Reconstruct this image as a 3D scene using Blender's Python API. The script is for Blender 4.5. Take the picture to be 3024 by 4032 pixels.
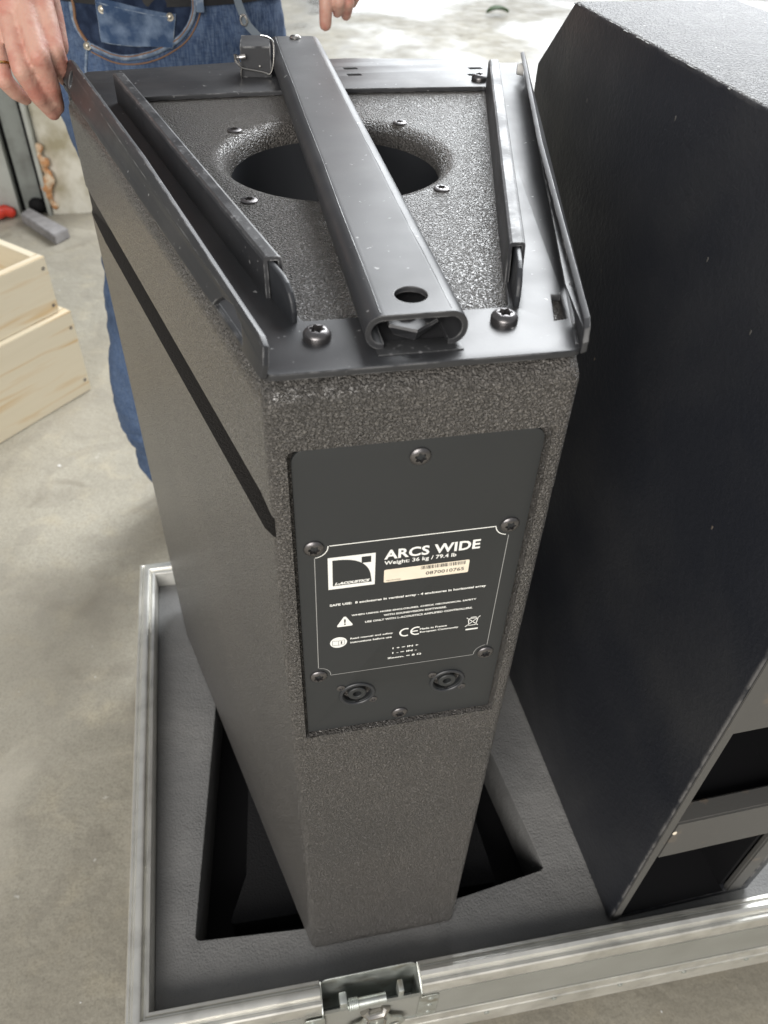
import bpy, bmesh, math, random, time
_T=time.time()
from mathutils import Vector, Matrix, noise
from mathutils.bvhtree import BVHTree
random.seed(7)
for o in list(bpy.data.objects): bpy.data.objects.remove(o)
SC = bpy.context.scene
COL = SC.collection
PI = math.pi
R = math.radians

# ------------------------------------------------------------------ camera
cam = bpy.data.cameras.new('camera')
co = bpy.data.objects.new('camera', cam); COL.objects.link(co)
rt = Vector((0.98073, -0.19299, 0.03038)); up = Vector((0.11050, 0.67620, 0.72838)); fw = Vector((0.16111, 0.71099, -0.68450))
cm = Matrix.Identity(4)
for i in range(3):
    cm[i][0] = rt[i]; cm[i][1] = up[i]; cm[i][2] = -fw[i]
cm.translation = (-0.09197, -0.31791, 0.97584)
co.matrix_world = cm
cam.sensor_fit = 'VERTICAL'; cam.sensor_height = 36.0; cam.lens = 27.828
cam.clip_start = 0.02; cam.clip_end = 200
cam.dof.use_dof = True; cam.dof.focus_distance = 0.58; cam.dof.aperture_fstop = 11.0
SC.camera = co

# ------------------------------------------------------------------ light
w = bpy.data.worlds.new('World'); SC.world = w; w.use_nodes = True
bg = w.node_tree.nodes['Background']
bg.inputs[0].default_value = (0.95, 0.97, 1.0, 1); bg.inputs[1].default_value = 0.31
def area(name, loc, target, sx, sy, e, col):
    l = bpy.data.lights.new(name, 'AREA'); l.shape = 'RECTANGLE'; l.size = sx; l.size_y = sy; l.energy = e; l.color = col
    o = bpy.data.objects.new(name, l); COL.objects.link(o); o.location = loc
    o.rotation_euler = (Vector(target) - Vector(loc)).to_track_quat('-Z', 'Y').to_euler()
    return o
area('doorway_daylight', (6.6, 12.5, 5.4), (0.3, 0, 0.3), 11, 10, 1400, (0.93, 0.97, 1.0))
area('added_top_fill', (2.5, 3.6, 4.0), (0.2, 0.3, 0.6), 3.4, 2.8, 330, (0.96, 0.98, 1.0))  # unseen overhead light added to brighten the top surfaces
area('added_rear_fill', (-1.7, -3.5, 2.4), (0, 0.0, 0.4), 3.0, 2.4, 205, (1.0, 0.96, 0.91))  # unseen fill added behind the camera to lift the rear and left faces
SC.view_settings.view_transform = 'Standard'; SC.view_settings.look = 'None'
SC.view_settings.exposure = 0.18; SC.view_settings.gamma = 1.0

# ------------------------------------------------------------------ materials
def mat(name, col, rough=0.5, metal=0.0, spec=0.5, bumps=(), var=None, rvar=None, sss=0.0, coord='Object', coat=0.0):
    """bumps: (scale, strength, distance, kind); var: (scale, colour2, amount-lo, amount-hi)"""
    m = bpy.data.materials.new(name); m.use_nodes = True
    nt = m.node_tree; N = nt.nodes; L = nt.links; b = N['Principled BSDF']
    b.inputs['Base Color'].default_value = (*col, 1); b.inputs['Roughness'].default_value = rough
    b.inputs['Metallic'].default_value = metal; b.inputs['Specular IOR Level'].default_value = spec
    if coat: b.inputs['Coat Weight'].default_value = coat
    if sss:
        b.inputs['Subsurface Weight'].default_value = sss
        b.inputs['Subsurface Radius'].default_value = (0.01, 0.004, 0.002); b.inputs['Subsurface Scale'].default_value = 0.6
    tc = N.new('ShaderNodeTexCoord'); out = tc.outputs[coord]
    prev = None
    for sc, st, di, kind in bumps:
        if kind == 'noise':
            t = N.new('ShaderNodeTexNoise'); t.inputs['Scale'].default_value = sc; t.inputs['Detail'].default_value = 2.0
            h = t.outputs['Fac']
        elif kind == 'worm':
            t = N.new('ShaderNodeTexNoise'); t.inputs['Scale'].default_value = sc; t.inputs['Detail'].default_value = 1.0
            t.inputs['Distortion'].default_value = 0.6
            r = N.new('ShaderNodeMapRange'); L.new(t.outputs['Fac'], r.inputs[0])
            r.inputs[1].default_value = 0.36; r.inputs[2].default_value = 0.62
            h = r.outputs[0]
        elif kind == 'voronoi':
            t = N.new('ShaderNodeTexVoronoi'); t.inputs['Scale'].default_value = sc
            h = t.outputs['Distance']
        L.new(out, t.inputs['Vector'])
        bp = N.new('ShaderNodeBump'); bp.inputs['Strength'].default_value = st; bp.inputs['Distance'].default_value = di
        L.new(h, bp.inputs['Height'])
        if prev: L.new(prev, bp.inputs['Normal'])
        prev = bp.outputs['Normal']
    if prev: L.new(prev, b.inputs['Normal'])
    if var:
        sc, c2, lo, hi = var
        t = N.new('ShaderNodeTexNoise'); t.inputs['Scale'].default_value = sc; t.inputs['Detail'].default_value = 6
        L.new(out, t.inputs['Vector'])
        r = N.new('ShaderNodeMapRange'); r.inputs[1].default_value = lo; r.inputs[2].default_value = hi
        L.new(t.outputs['Fac'], r.inputs[0])
        mx = N.new('ShaderNodeMix'); mx.data_type = 'RGBA'
        mx.inputs[6].default_value = (*col, 1); mx.inputs[7].default_value = (*c2, 1)
        L.new(r.outputs[0], mx.inputs[0]); L.new(mx.outputs[2], b.inputs['Base Color'])
    if rvar:
        sc, r0, r1 = rvar
        t = N.new('ShaderNodeTexNoise'); t.inputs['Scale'].default_value = sc; t.inputs['Detail'].default_value = 5
        L.new(out, t.inputs['Vector'])
        r = N.new('ShaderNodeMapRange'); r.inputs[1].default_value = 0.35; r.inputs[2].default_value = 0.65
        r.inputs[3].default_value = r0; r.inputs[4].default_value = r1
        L.new(t.outputs['Fac'], r.inputs[0]); L.new(r.outputs[0], b.inputs['Roughness'])
    return m

M = {}
M['paint'] = mat('textured_black_paint', (0.112, 0.106, 0.099), 0.28, spec=0.8,
                 bumps=((680, 1.0, 0.0024, 'worm'), (1500, 0.3, 0.0004, 'noise')), var=(9, (0.134, 0.124, 0.114), 0.35, 0.7))
def add_wear_highlight(m, wear, wcol, radius=0.0011, nscale=70, flecks=0.715):
    """pale edges: rubbed coating and, on the sheet, painted highlights; plus sparse flecks"""
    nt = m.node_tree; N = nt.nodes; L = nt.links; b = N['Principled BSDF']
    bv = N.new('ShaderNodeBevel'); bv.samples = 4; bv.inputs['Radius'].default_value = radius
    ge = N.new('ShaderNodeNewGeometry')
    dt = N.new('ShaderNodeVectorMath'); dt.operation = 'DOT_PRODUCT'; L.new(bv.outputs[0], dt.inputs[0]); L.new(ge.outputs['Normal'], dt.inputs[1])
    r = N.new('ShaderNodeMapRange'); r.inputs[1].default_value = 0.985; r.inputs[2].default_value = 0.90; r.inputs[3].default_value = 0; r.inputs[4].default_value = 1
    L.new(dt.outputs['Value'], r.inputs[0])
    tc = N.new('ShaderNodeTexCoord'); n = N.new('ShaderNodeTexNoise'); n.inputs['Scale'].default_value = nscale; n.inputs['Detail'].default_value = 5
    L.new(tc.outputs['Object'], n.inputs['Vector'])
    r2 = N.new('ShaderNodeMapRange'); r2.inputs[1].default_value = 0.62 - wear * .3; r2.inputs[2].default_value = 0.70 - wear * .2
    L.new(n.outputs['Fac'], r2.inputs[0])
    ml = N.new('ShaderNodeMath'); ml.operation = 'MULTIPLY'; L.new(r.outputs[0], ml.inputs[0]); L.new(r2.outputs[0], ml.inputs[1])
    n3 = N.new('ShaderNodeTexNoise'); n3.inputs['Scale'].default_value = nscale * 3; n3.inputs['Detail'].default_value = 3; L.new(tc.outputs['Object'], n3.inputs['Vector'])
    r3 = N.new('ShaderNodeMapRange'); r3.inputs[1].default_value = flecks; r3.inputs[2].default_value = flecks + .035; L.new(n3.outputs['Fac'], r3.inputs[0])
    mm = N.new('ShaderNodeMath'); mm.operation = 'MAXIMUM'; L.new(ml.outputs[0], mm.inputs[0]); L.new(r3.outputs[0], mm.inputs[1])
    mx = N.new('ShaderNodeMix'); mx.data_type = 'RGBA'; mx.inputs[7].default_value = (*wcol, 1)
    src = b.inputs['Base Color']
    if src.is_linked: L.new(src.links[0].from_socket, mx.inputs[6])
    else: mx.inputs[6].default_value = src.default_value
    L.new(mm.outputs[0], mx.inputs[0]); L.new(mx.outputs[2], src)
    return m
M['sheet'] = add_wear_highlight(mat('black_powder_coat', (0.028, 0.029, 0.032), 0.42, bumps=((1500, 0.12, 0.0003, 'noise'),), var=(18, (0.042, 0.042, 0.044), 0.45, 0.75), rvar=(14, .36, .5)), .5, (0.32, 0.32, 0.32))  # edge highlights of the flange tops painted in along with the wear
M['sheet_worn'] = mat('worn_black_powder_coat', (0.035, 0.036, 0.038), 0.38, spec=0.6,
                 bumps=((900, 0.3, 0.0004, 'noise'),), var=(260, (0.16, 0.16, 0.165), 0.58, 0.72), rvar=(40, 0.3, 0.55))
def add_grain_shade(m, scale, lo, hi):
    """relief shading of a pebbled coating painted into the colour: darker pits, lighter peaks"""
    nt = m.node_tree; N = nt.nodes; L = nt.links; b = N['Principled BSDF']
    tc = N.new('ShaderNodeTexCoord'); n = N.new('ShaderNodeTexNoise'); n.inputs['Scale'].default_value = scale; n.inputs['Detail'].default_value = 1.5; n.inputs['Distortion'].default_value = .6
    L.new(tc.outputs['Object'], n.inputs['Vector'])
    r = N.new('ShaderNodeMapRange'); r.inputs[1].default_value = .38; r.inputs[2].default_value = .62; r.inputs[3].default_value = lo; r.inputs[4].default_value = hi
    L.new(n.outputs['Fac'], r.inputs[0])
    v = N.new('ShaderNodeVectorMath'); v.operation = 'SCALE'; src = b.inputs['Base Color']
    L.new(src.links[0].from_socket, v.inputs[0]); L.new(r.outputs[0], v.inputs['Scale']); L.new(v.outputs[0], src)
add_grain_shade(M['paint'], 600, .72, 1.30)  # bump shading put into the paint colour
M['slot'] = mat('shaded_slot_paint', (0.040, 0.037, 0.034), 0.6, spec=0.35, bumps=((680, .4, .0007, 'worm'),))  # same coat as the cabinet, groove shade painted in as a darker colour
M['cup'] = mat('smooth_black_plastic', (0.028, 0.030, 0.034), 0.42, spec=0.5, bumps=((700, 0.05, 0.0003, 'noise'),))
M['panel'] = mat('matt_grey_plate', (0.027, 0.029, 0.030), 0.5, spec=0.4, bumps=((1500, 0.06, 0.0002, 'noise'),),
                 var=(6, (0.031, 0.033, 0.034), 0.3, 0.7))
M['print'] = mat('white_print', (0.86, 0.86, 0.82), 0.6)
M['print_thin'] = mat('thin_grey_print', (0.34, 0.34, 0.33), 0.6)
M['cream'] = mat('cream_sticker', (0.88, 0.79, 0.64), 0.45, var=(60, (0.80, 0.71, 0.57), 0.4, 0.7))
M['ink'] = mat('dark_ink', (0.05, 0.045, 0.045), 0.6)
M['screw'] = mat('burnished_screw_steel', (0.165, 0.158, 0.160), 0.36, metal=0.9, bumps=((900, 0.15, 0.0003, 'noise'),), rvar=(120, 0.26, 0.45))
M['screw_light'] = mat('bright_screw_steel', (0.50, 0.48, 0.46), 0.35, metal=0.9, bumps=((900, 0.1, 0.0003, 'noise'),))
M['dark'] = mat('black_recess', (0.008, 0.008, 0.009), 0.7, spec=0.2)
M['wire'] = mat('bright_wire', (0.55, 0.53, 0.50), 0.25, metal=1.0)
M['foam'] = mat('grey_foam', (0.195, 0.195, 0.193), 0.85, spec=0.25, bumps=((420, 0.8, 0.0016, 'noise'), (16, 0.4, 0.012, 'noise')),
                var=(9, (0.235, 0.233, 0.228), 0.42, 0.65))
M['foam_dark'] = mat('shaded_foam', (0.016, 0.016, 0.017), 0.9, spec=0.2, bumps=((420, 0.8, 0.0016, 'noise'),))  # darker copy of the foam with the recess shade painted in
M['alu'] = mat('mill_aluminium', (0.80, 0.79, 0.74), 0.36, metal=0.82, bumps=((300, 0.05, 0.0004, 'noise'),), rvar=(25, 0.34, 0.52), var=(40, (0.62, 0.61, 0.57), 0.5, 0.75))
M['zinc'] = mat('zinc_plated_steel', (0.62, 0.65, 0.62), 0.44, metal=0.9, bumps=((160, 0.12, 0.0008, 'noise'),),
                var=(45, (0.36, 0.34, 0.28), 0.52, 0.72), rvar=(40, 0.34, 0.55))
M['case_grey'] = mat('grey_laminate', (0.26, 0.26, 0.235), 0.5, bumps=((500, 0.1, 0.0004, 'noise'),), var=(12, (0.225, 0.225, 0.20), 0.4, 0.7))
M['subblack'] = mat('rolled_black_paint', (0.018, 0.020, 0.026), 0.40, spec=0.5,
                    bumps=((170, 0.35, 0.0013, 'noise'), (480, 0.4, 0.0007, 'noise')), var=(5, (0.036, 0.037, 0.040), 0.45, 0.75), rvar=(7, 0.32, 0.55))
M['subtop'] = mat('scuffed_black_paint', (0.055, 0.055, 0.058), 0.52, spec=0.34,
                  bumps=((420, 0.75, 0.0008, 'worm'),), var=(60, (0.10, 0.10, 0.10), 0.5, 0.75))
add_wear_highlight(M['subblack'], .75, (0.30, 0.29, 0.28), 0.0045, 60, .80); add_wear_highlight(M['subtop'], .9, (0.42, 0.41, 0.40), 0.006, 60, .70)
M['subfront'] = mat('faded_black_paint', (0.085, 0.083, 0.078), 0.6, bumps=((300, 0.2, 0.0006, 'noise'),),
                    var=(26, (0.20, 0.15, 0.105), 0.60, 0.74))
M['pine'] = None
M['skin'] = mat('skin', (0.56, 0.33, 0.26), 0.5, spec=0.35, bumps=((90, 0.35, 0.0016, 'noise'), (340, 0.3, 0.0007, 'voronoi'), (900, 0.12, 0.0003, 'noise')),
                var=(55, (0.47, 0.20, 0.155), 0.44, 0.66), sss=0.12)
def denim():
    m = mat('blue_denim', (0.03, 0.05, 0.10), 0.9, spec=0.15)
    nt = m.node_tree; N = nt.nodes; L = nt.links; b = N['Principled BSDF']
    tc = N.new('ShaderNodeTexCoord')
    def nz(scale, det, stretch=(1, 1, 1)):
        mp = N.new('ShaderNodeMapping'); mp.inputs['Scale'].default_value = stretch; L.new(tc.outputs['Object'], mp.inputs[0])
        t = N.new('ShaderNodeTexNoise'); t.inputs['Scale'].default_value = scale; t.inputs['Detail'].default_value = det
        L.new(mp.outputs[0], t.inputs['Vector']); return t.outputs['Fac']
    def rng(x, lo, hi, c=0, d=1):
        r = N.new('ShaderNodeMapRange'); r.inputs[1].default_value = lo; r.inputs[2].default_value = hi; r.inputs[3].default_value = c; r.inputs[4].default_value = d
        L.new(x, r.inputs[0]); return r.outputs[0]
    def mx(f, a, b_):
        q = N.new('ShaderNodeMix'); q.data_type = 'RGBA'; L.new(f, q.inputs[0])
        for s_, v in ((6, a), (7, b_)):
            if isinstance(v, tuple): q.inputs[s_].default_value = (*v, 1)
            else: L.new(v, q.inputs[s_])
        return q.outputs[2]
    c = mx(rng(nz(9, 4), .35, .65), (0.030, 0.050, 0.100), (0.075, 0.118, 0.215))
    c = mx(rng(nz(34, 5), .50, .72, 0, .7), c, (0.125, 0.180, 0.290))
    c = mx(rng(nz(420, 3, (1, 1, .12)), .40, .66, 0, .65), c, (0.125, 0.172, 0.255))
    c = mx(rng(nz(420, 3, (.15, 1, 1)), .48, .70, 0, .45), c, (0.015, 0.025, 0.06))
    L.new(c, b.inputs['Base Color'])
    pv = None
    for h, st, di in ((nz(700, 2, (1, 1, .3)), .5, .0008), (nz(26, 4, (1, 1, 1.8)), .45, .006)):
        bp = N.new('ShaderNodeBump'); bp.inputs['Strength'].default_value = st; bp.inputs['Distance'].default_value = di; L.new(h, bp.inputs['Height'])
        if pv: L.new(pv, bp.inputs['Normal'])
        pv = bp.outputs[0]
    L.new(pv, b.inputs['Normal']); return m
M['denim'] = denim()
M['denim_dark'] = mat('dark_denim', (0.014, 0.022, 0.045), 0.9, spec=0.15, bumps=((700, 0.4, 0.0008, 'noise'), (40, 0.4, 0.004, 'noise')), var=(60, (0.035, 0.052, 0.095), 0.42, 0.7))
M['denim_light'] = mat('washed_denim', (0.045, 0.078, 0.150), 0.9, spec=0.15, bumps=((700, 0.5, 0.0008, 'noise'), (60, 0.5, 0.004, 'noise')), var=(48, (0.17, 0.23, 0.33), 0.42, 0.68))
M['denim_seam'] = mat('faded_denim_hem', (0.13, 0.18, 0.26), 0.85, spec=0.2, bumps=((700, 0.3, 0.0008, 'noise'),),
                      var=(120, (0.28, 0.33, 0.40), 0.45, 0.65))
M['thread'] = mat('brown_thread', (0.22, 0.12, 0.065), 0.8)
M['brass'] = mat('dull_rivet', (0.56, 0.52, 0.44), 0.35, metal=0.9)
M['gold'] = mat('gold', (0.75, 0.5, 0.2), 0.25, metal=1.0)
M['belt'] = mat('black_leather', (0.015, 0.015, 0.016), 0.45, bumps=((300, 0.3, 0.0006, 'noise'),))
M['strap'] = mat('slate_strap', (0.10, 0.13, 0.16), 0.5, bumps=((900, 0.3, 0.0004, 'noise'),))
M['shirt'] = mat('dark_cotton', (0.03, 0.03, 0.035), 0.9, bumps=((500, 0.3, 0.0006, 'noise'),))
M['hair'] = mat('brown_hair', (0.05, 0.03, 0.02), 0.6, bumps=((200, 0.6, 0.002, 'noise'),))
M['plaster'] = mat('stained_plaster', (0.70, 0.68, 0.60), 0.9, bumps=((30, 0.5, 0.01, 'noise'), (140, 0.3, 0.003, 'noise')),
                   var=(8, (0.36, 0.325, 0.225), 0.40, 0.64))
M['steel_grey'] = mat('grey_painted_steel', (0.27, 0.29, 0.275), 0.5, bumps=((60, 0.15, 0.002, 'noise'),), var=(14, (0.17, 0.175, 0.165), 0.45, 0.7))
M['steel_light'] = mat('pale_painted_steel', (0.46, 0.48, 0.45), 0.5, bumps=((60, 0.15, 0.002, 'noise'),), var=(10, (0.34, 0.35, 0.32), 0.45, 0.7))
M['sealant'] = mat('orange_sealant', (0.50, 0.25, 0.11), 0.8, bumps=((80, 0.6, 0.004, 'noise'),), var=(40, (0.62, 0.50, 0.36), 0.45, 0.6))
M['red'] = mat('red_plastic', (0.55, 0.04, 0.02), 0.45)
M['grey_wood'] = mat('weathered_wood', (0.30, 0.29, 0.29), 0.8, bumps=((60, 0.4, 0.002, 'noise'),), var=(30, (0.22, 0.21, 0.21), 0.4, 0.7))
M['leaf'] = mat('green_leaf', (0.05, 0.10, 0.03), 0.5)
M['chip'] = mat('pale_chip', (0.70, 0.69, 0.66), 0.7)
M['shoe'] = mat('dark_shoe', (0.03, 0.028, 0.026), 0.6)

def pine():
    m = bpy.data.materials.new('planed_pine'); m.use_nodes = True
    nt = m.node_tree; N = nt.nodes; L = nt.links; b = N['Principled BSDF']
    b.inputs['Roughness'].default_value = 0.55; b.inputs['Specular IOR Level'].default_value = 0.4
    uv = N.new('ShaderNodeUVMap'); uv.uv_map = 'grain'
    mp = N.new('ShaderNodeMapping'); mp.inputs['Scale'].default_value = (1.6, 24, 1)
    L.new(uv.outputs[0], mp.inputs[0])
    n1 = N.new('ShaderNodeTexNoise'); n1.inputs['Scale'].default_value = 1.6; n1.inputs['Detail'].default_value = 4; n1.inputs['Distortion'].default_value = 0.6
    L.new(mp.outputs[0], n1.inputs['Vector'])
    cr = N.new('ShaderNodeValToRGB'); e = cr.color_ramp
    e.elements[0].position = 0.34; e.elements[0].color = (0.64, 0.57, 0.43, 1)
    e.elements[1].position = 0.68; e.elements[1].color = (0.58, 0.42, 0.23, 1)
    x = e.elements.new(0.53); x.color = (0.66, 0.59, 0.45, 1)
    L.new(n1.outputs['Fac'], cr.inputs[0])
    # knots: sparse dark rounds
    mp2 = N.new('ShaderNodeMapping'); mp2.inputs['Scale'].default_value = (9, 13, 1); mp2.inputs['Location'].default_value = (0.3, 0.1, 0)
    L.new(uv.outputs[0], mp2.inputs[0])
    v = N.new('ShaderNodeTexVoronoi'); v.inputs['Scale'].default_value = 1.0
    L.new(mp2.outputs[0], v.inputs['Vector'])
    r = N.new('ShaderNodeMapRange'); r.inputs[1].default_value = 0.05; r.inputs[2].default_value = 0.16; r.inputs[3].default_value = 1; r.inputs[4].default_value = 0
    L.new(v.outputs['Distance'], r.inputs[0])
    sp = N.new('ShaderNodeSeparateColor'); L.new(v.outputs['Color'], sp.inputs[0])
    th = N.new('ShaderNodeMath'); th.operation = 'GREATER_THAN'; th.inputs[1].default_value = 0.80; L.new(sp.outputs[0], th.inputs[0])
    ml = N.new('ShaderNodeMath'); ml.operation = 'MULTIPLY'; L.new(r.outputs[0], ml.inputs[0]); L.new(th.outputs[0], ml.inputs[1])
    m2 = N.new('ShaderNodeMath'); m2.operation = 'MULTIPLY'; m2.inputs[1].default_value = 0.8; L.new(ml.outputs[0], m2.inputs[0])
    mx = N.new('ShaderNodeMix'); mx.data_type = 'RGBA'; mx.inputs[7].default_value = (0.42, 0.22, 0.09, 1)
    L.new(m2.outputs[0], mx.inputs[0]); L.new(cr.outputs[0], mx.inputs[6]); L.new(mx.outputs[2], b.inputs['Base Color'])
    bp = N.new('ShaderNodeBump'); bp.inputs['Strength'].default_value = 0.15; bp.inputs['Distance'].default_value = 0.001
    L.new(n1.outputs['Fac'], bp.inputs['Height']); L.new(bp.outputs[0], b.inputs['Normal'])
    return m
M['pine'] = pine()

def concrete():
    m = bpy.data.materials.new('stained_concrete'); m.use_nodes = True
    nt = m.node_tree; N = nt.nodes; L = nt.links; b = N['Principled BSDF']
    tc = N.new('ShaderNodeTexCoord'); P = tc.outputs['Object']
    def noise_(sc, det=5, dist=0.0):
        t = N.new('ShaderNodeTexNoise'); t.inputs['Scale'].default_value = sc; t.inputs['Detail'].default_value = det
        t.inputs['Distortion'].default_value = dist; L.new(P, t.inputs['Vector']); return t.outputs['Fac']
    def rng(x, a, b_, c=0.0, d=1.0):
        r = N.new('ShaderNodeMapRange'); r.inputs[1].default_value = a; r.inputs[2].default_value = b_
        r.inputs[3].default_value = c; r.inputs[4].default_value = d; L.new(x, r.inputs[0]); return r.outputs[0]
    def mixc(f, a, b_):
        mx = N.new('ShaderNodeMix'); mx.data_type = 'RGBA'; L.new(f, mx.inputs[0])
        for s, v in ((6, a), (7, b_)):
            if isinstance(v, tuple): mx.inputs[s].default_value = (*v, 1)
            else: L.new(v, mx.inputs[s])
        return mx.outputs[2]
    c = mixc(rng(noise_(3.2, 7, 0.5), 0.34, 0.66), (0.415, 0.388, 0.318), (0.325, 0.302, 0.245))
    c = mixc(rng(noise_(16, 6), 0.52, 0.72), c, (0.43, 0.39, 0.30))
    c = mixc(rng(noise_(7, 4, 1.0), 0.60, 0.75), c, (0.245, 0.220, 0.172))
    c = mixc(rng(noise_(46, 3), 0.74, 0.79), c, (0.66, 0.64, 0.59))
    c = mixc(rng(noise_(330, 4), 0.42, 0.75, 0, .55), c, (0.17, 0.155, 0.125))
    c = mixc(rng(noise_(210, 3), 0.60, 0.80, 0, .6), c, (0.46, 0.42, 0.33))
    c = mixc(rng(noise_(1.3, 5, 1.5), 0.47, 0.60, 0, .45), c, (0.235, 0.212, 0.168))
    c = mixc(rng(noise_(4.5, 8, 2.2), 0.56, 0.64, 0, .28), c, (0.22, 0.20, 0.165))
    c = mixc(rng(noise_(2.2, 8, 1.2), 0.60, 0.68, 0, .6), c, (0.47, 0.435, 0.36))
    # wet: rain blown in by the doorway side (y beyond the wall line)
    sx = N.new('ShaderNodeSeparateXYZ'); L.new(P, sx.inputs[0])
    far = rng(sx.outputs[1], 2.6, 4.6)
    wn = noise_(0.9, 4, 0.8)
    ad = N.new('ShaderNodeMath'); ad.operation = 'MULTIPLY'; L.new(far, ad.inputs[0]); L.new(rng(wn, 0.44, 0.60), ad.inputs[1])
    wet = ad.outputs[0]
    c = mixc(wet, c, mixc(rng(noise_(5, 5), 0.4, 0.6), (0.24, 0.225, 0.185), (0.15, 0.143, 0.12)))
    L.new(c, b.inputs['Base Color'])
    ro = N.new('ShaderNodeMix'); ro.data_type = 'FLOAT'; L.new(wet, ro.inputs[0])
    L.new(rng(noise_(11, 4), 0.35, 0.65, 0.5, 0.75), ro.inputs[2]); ro.inputs[3].default_value = 0.17
    L.new(ro.outputs[0], b.inputs['Roughness'])
    st = N.new('ShaderNodeMix'); st.data_type = 'FLOAT'; L.new(wet, st.inputs[0]); st.inputs[2].default_value = 0.5; st.inputs[3].default_value = 0.22
    bp = N.new('ShaderNodeBump'); L.new(st.outputs[0], bp.inputs['Strength']); bp.inputs['Distance'].default_value = 0.004
    L.new(noise_(60, 6), bp.inputs['Height'])
    bp2 = N.new('ShaderNodeBump'); bp2.inputs['Strength'].default_value = 0.3; bp2.inputs['Distance'].default_value = 0.02
    L.new(noise_(6, 3), bp2.inputs['Height']); L.new(bp.outputs[0], bp2.inputs['Normal']); L.new(bp2.outputs[0], b.inputs['Normal'])
    return m
M['concrete'] = concrete()

# ------------------------------------------------------------------ helpers
WL = {}     # world location of every object built here (no rotations on parents)
def link(name, me, m=None, parent=None, loc=None, rot=None):
    o = bpy.data.objects.new(name, me); COL.objects.link(o)
    if me is not None and m is not None:
        me.materials.clear(); me.materials.append(m)
    pl = WL[parent.name] if parent else Vector((0, 0, 0))
    wl = Vector(loc) if loc is not None else (pl.copy() if parent else Vector((0, 0, 0)))
    if parent: o.parent = parent
    o.location = wl - pl
    if rot: o.rotation_euler = rot
    WL[o.name] = wl
    return o
def sharp(me, ang=35):
    for p in me.polygons: p.use_smooth = True
    me.set_sharp_from_angle(angle=R(ang))
def obj(name, bm, m, parent=None, loc=None, ang=35, world=True):
    """bm is in world coordinates; the object origin goes to loc or the parent's origin"""
    pl = WL[parent.name] if parent else Vector((0, 0, 0))
    wl = Vector(loc) if loc is not None else pl
    if world: bmesh.ops.translate(bm, verts=bm.verts, vec=-wl)
    bmesh.ops.recalc_face_normals(bm, faces=bm.faces)
    me = bpy.data.meshes.new(name); bm.to_mesh(me); bm.free(); sharp(me, ang)
    return link(name, me, m, parent, wl)
def thing(name, label, cat, loc, group=None):
    o = bpy.data.objects.new(name, None); COL.objects.link(o); o.location = loc; o.empty_display_size = 0.05
    WL[o.name] = Vector(loc)
    return tag(o, label, cat, group)
def tag(o, label=None, cat=None, group=None, kind=None):
    if label: o['label'] = label
    if cat: o['category'] = cat
    if group: o['group'] = group
    if kind: o['kind'] = kind
    return o
def evalmesh(me, mods):
    o = bpy.data.objects.new('tmp', me); COL.objects.link(o)
    for t, kw in mods:
        md = o.modifiers.new(t, t)
        for k, v in kw.items(): setattr(md, k, v)
    dg = bpy.context.evaluated_depsgraph_get(); dg.update()
    r = bpy.data.meshes.new_from_object(o.evaluated_get(dg)); bpy.data.objects.remove(o)
    return r
def tomesh(bm):
    bmesh.ops.recalc_face_normals(bm, faces=bm.faces)
    me = bpy.data.meshes.new('m'); bm.to_mesh(me); bm.free(); return me
def frombm(me):
    bm = bmesh.new(); bm.from_mesh(me); return bm
def plate2d(loops, th, bev=0.0, mw=None, res=2):
    """closed 2D loops (first the outline, others holes) -> bevelled plate, z from 0 to th, then placed by matrix mw"""
    cu = bpy.data.curves.new('c', 'CURVE'); cu.dimensions = '2D'; cu.fill_mode = 'BOTH'
    cu.extrude = max(th / 2 - bev, 1e-5); cu.bevel_depth = bev; cu.bevel_resolution = res; cu.offset = -bev
    for lp in loops:
        s = cu.splines.new('POLY'); s.points.add(len(lp) - 1); s.use_cyclic_u = True
        for p, q in zip(s.points, lp): p.co = (q[0], q[1], 0, 1)
    o = bpy.data.objects.new('tmp', cu); COL.objects.link(o)
    dg = bpy.context.evaluated_depsgraph_get(); dg.update()
    me = bpy.data.meshes.new_from_object(o.evaluated_get(dg)); bpy.data.objects.remove(o); bpy.data.curves.remove(cu)
    bm = frombm(me); bmesh.ops.remove_doubles(bm, verts=bm.verts, dist=1e-6)
    bmesh.ops.translate(bm, verts=bm.verts, vec=(0, 0, th / 2))
    if mw is not None: bm.transform(mw)
    return bm
def rounded(pts, r, seg=5):
    """round the corners of a closed polygon; r a number or one per corner"""
    n = len(pts); out = []
    for i in range(n):
        p = Vector(pts[i][:2]); a = (Vector(pts[i - 1][:2]) - p); b = (Vector(pts[(i + 1) % n][:2]) - p)
        rr = r[i] if isinstance(r, (list, tuple)) else r
        if rr <= 1e-6: out.append((p.x, p.y)); continue
        la, lb = a.length, b.length; a.normalize(); b.normalize()
        h = a.angle(b) / 2; d = min(rr / math.tan(h), la * 0.49, lb * 0.49); rr = d * math.tan(h)
        c = p + (a + b).normalized() * (rr / math.sin(h))
        s, e = p + a * d - c, p + b * d - c
        a0 = math.atan2(s.y, s.x); da = math.atan2(e.y, e.x) - a0
        while da > PI: da -= 2 * PI
        while da < -PI: da += 2 * PI
        for k in range(seg + 1):
            t = a0 + da * k / seg; out.append((c.x + rr * math.cos(t), c.y + rr * math.sin(t)))
    return out
def circ(x, y, r, n=24): return [(x + r * math.cos(2 * PI * k / n), y + r * math.sin(2 * PI * k / n)) for k in range(n)]
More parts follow.
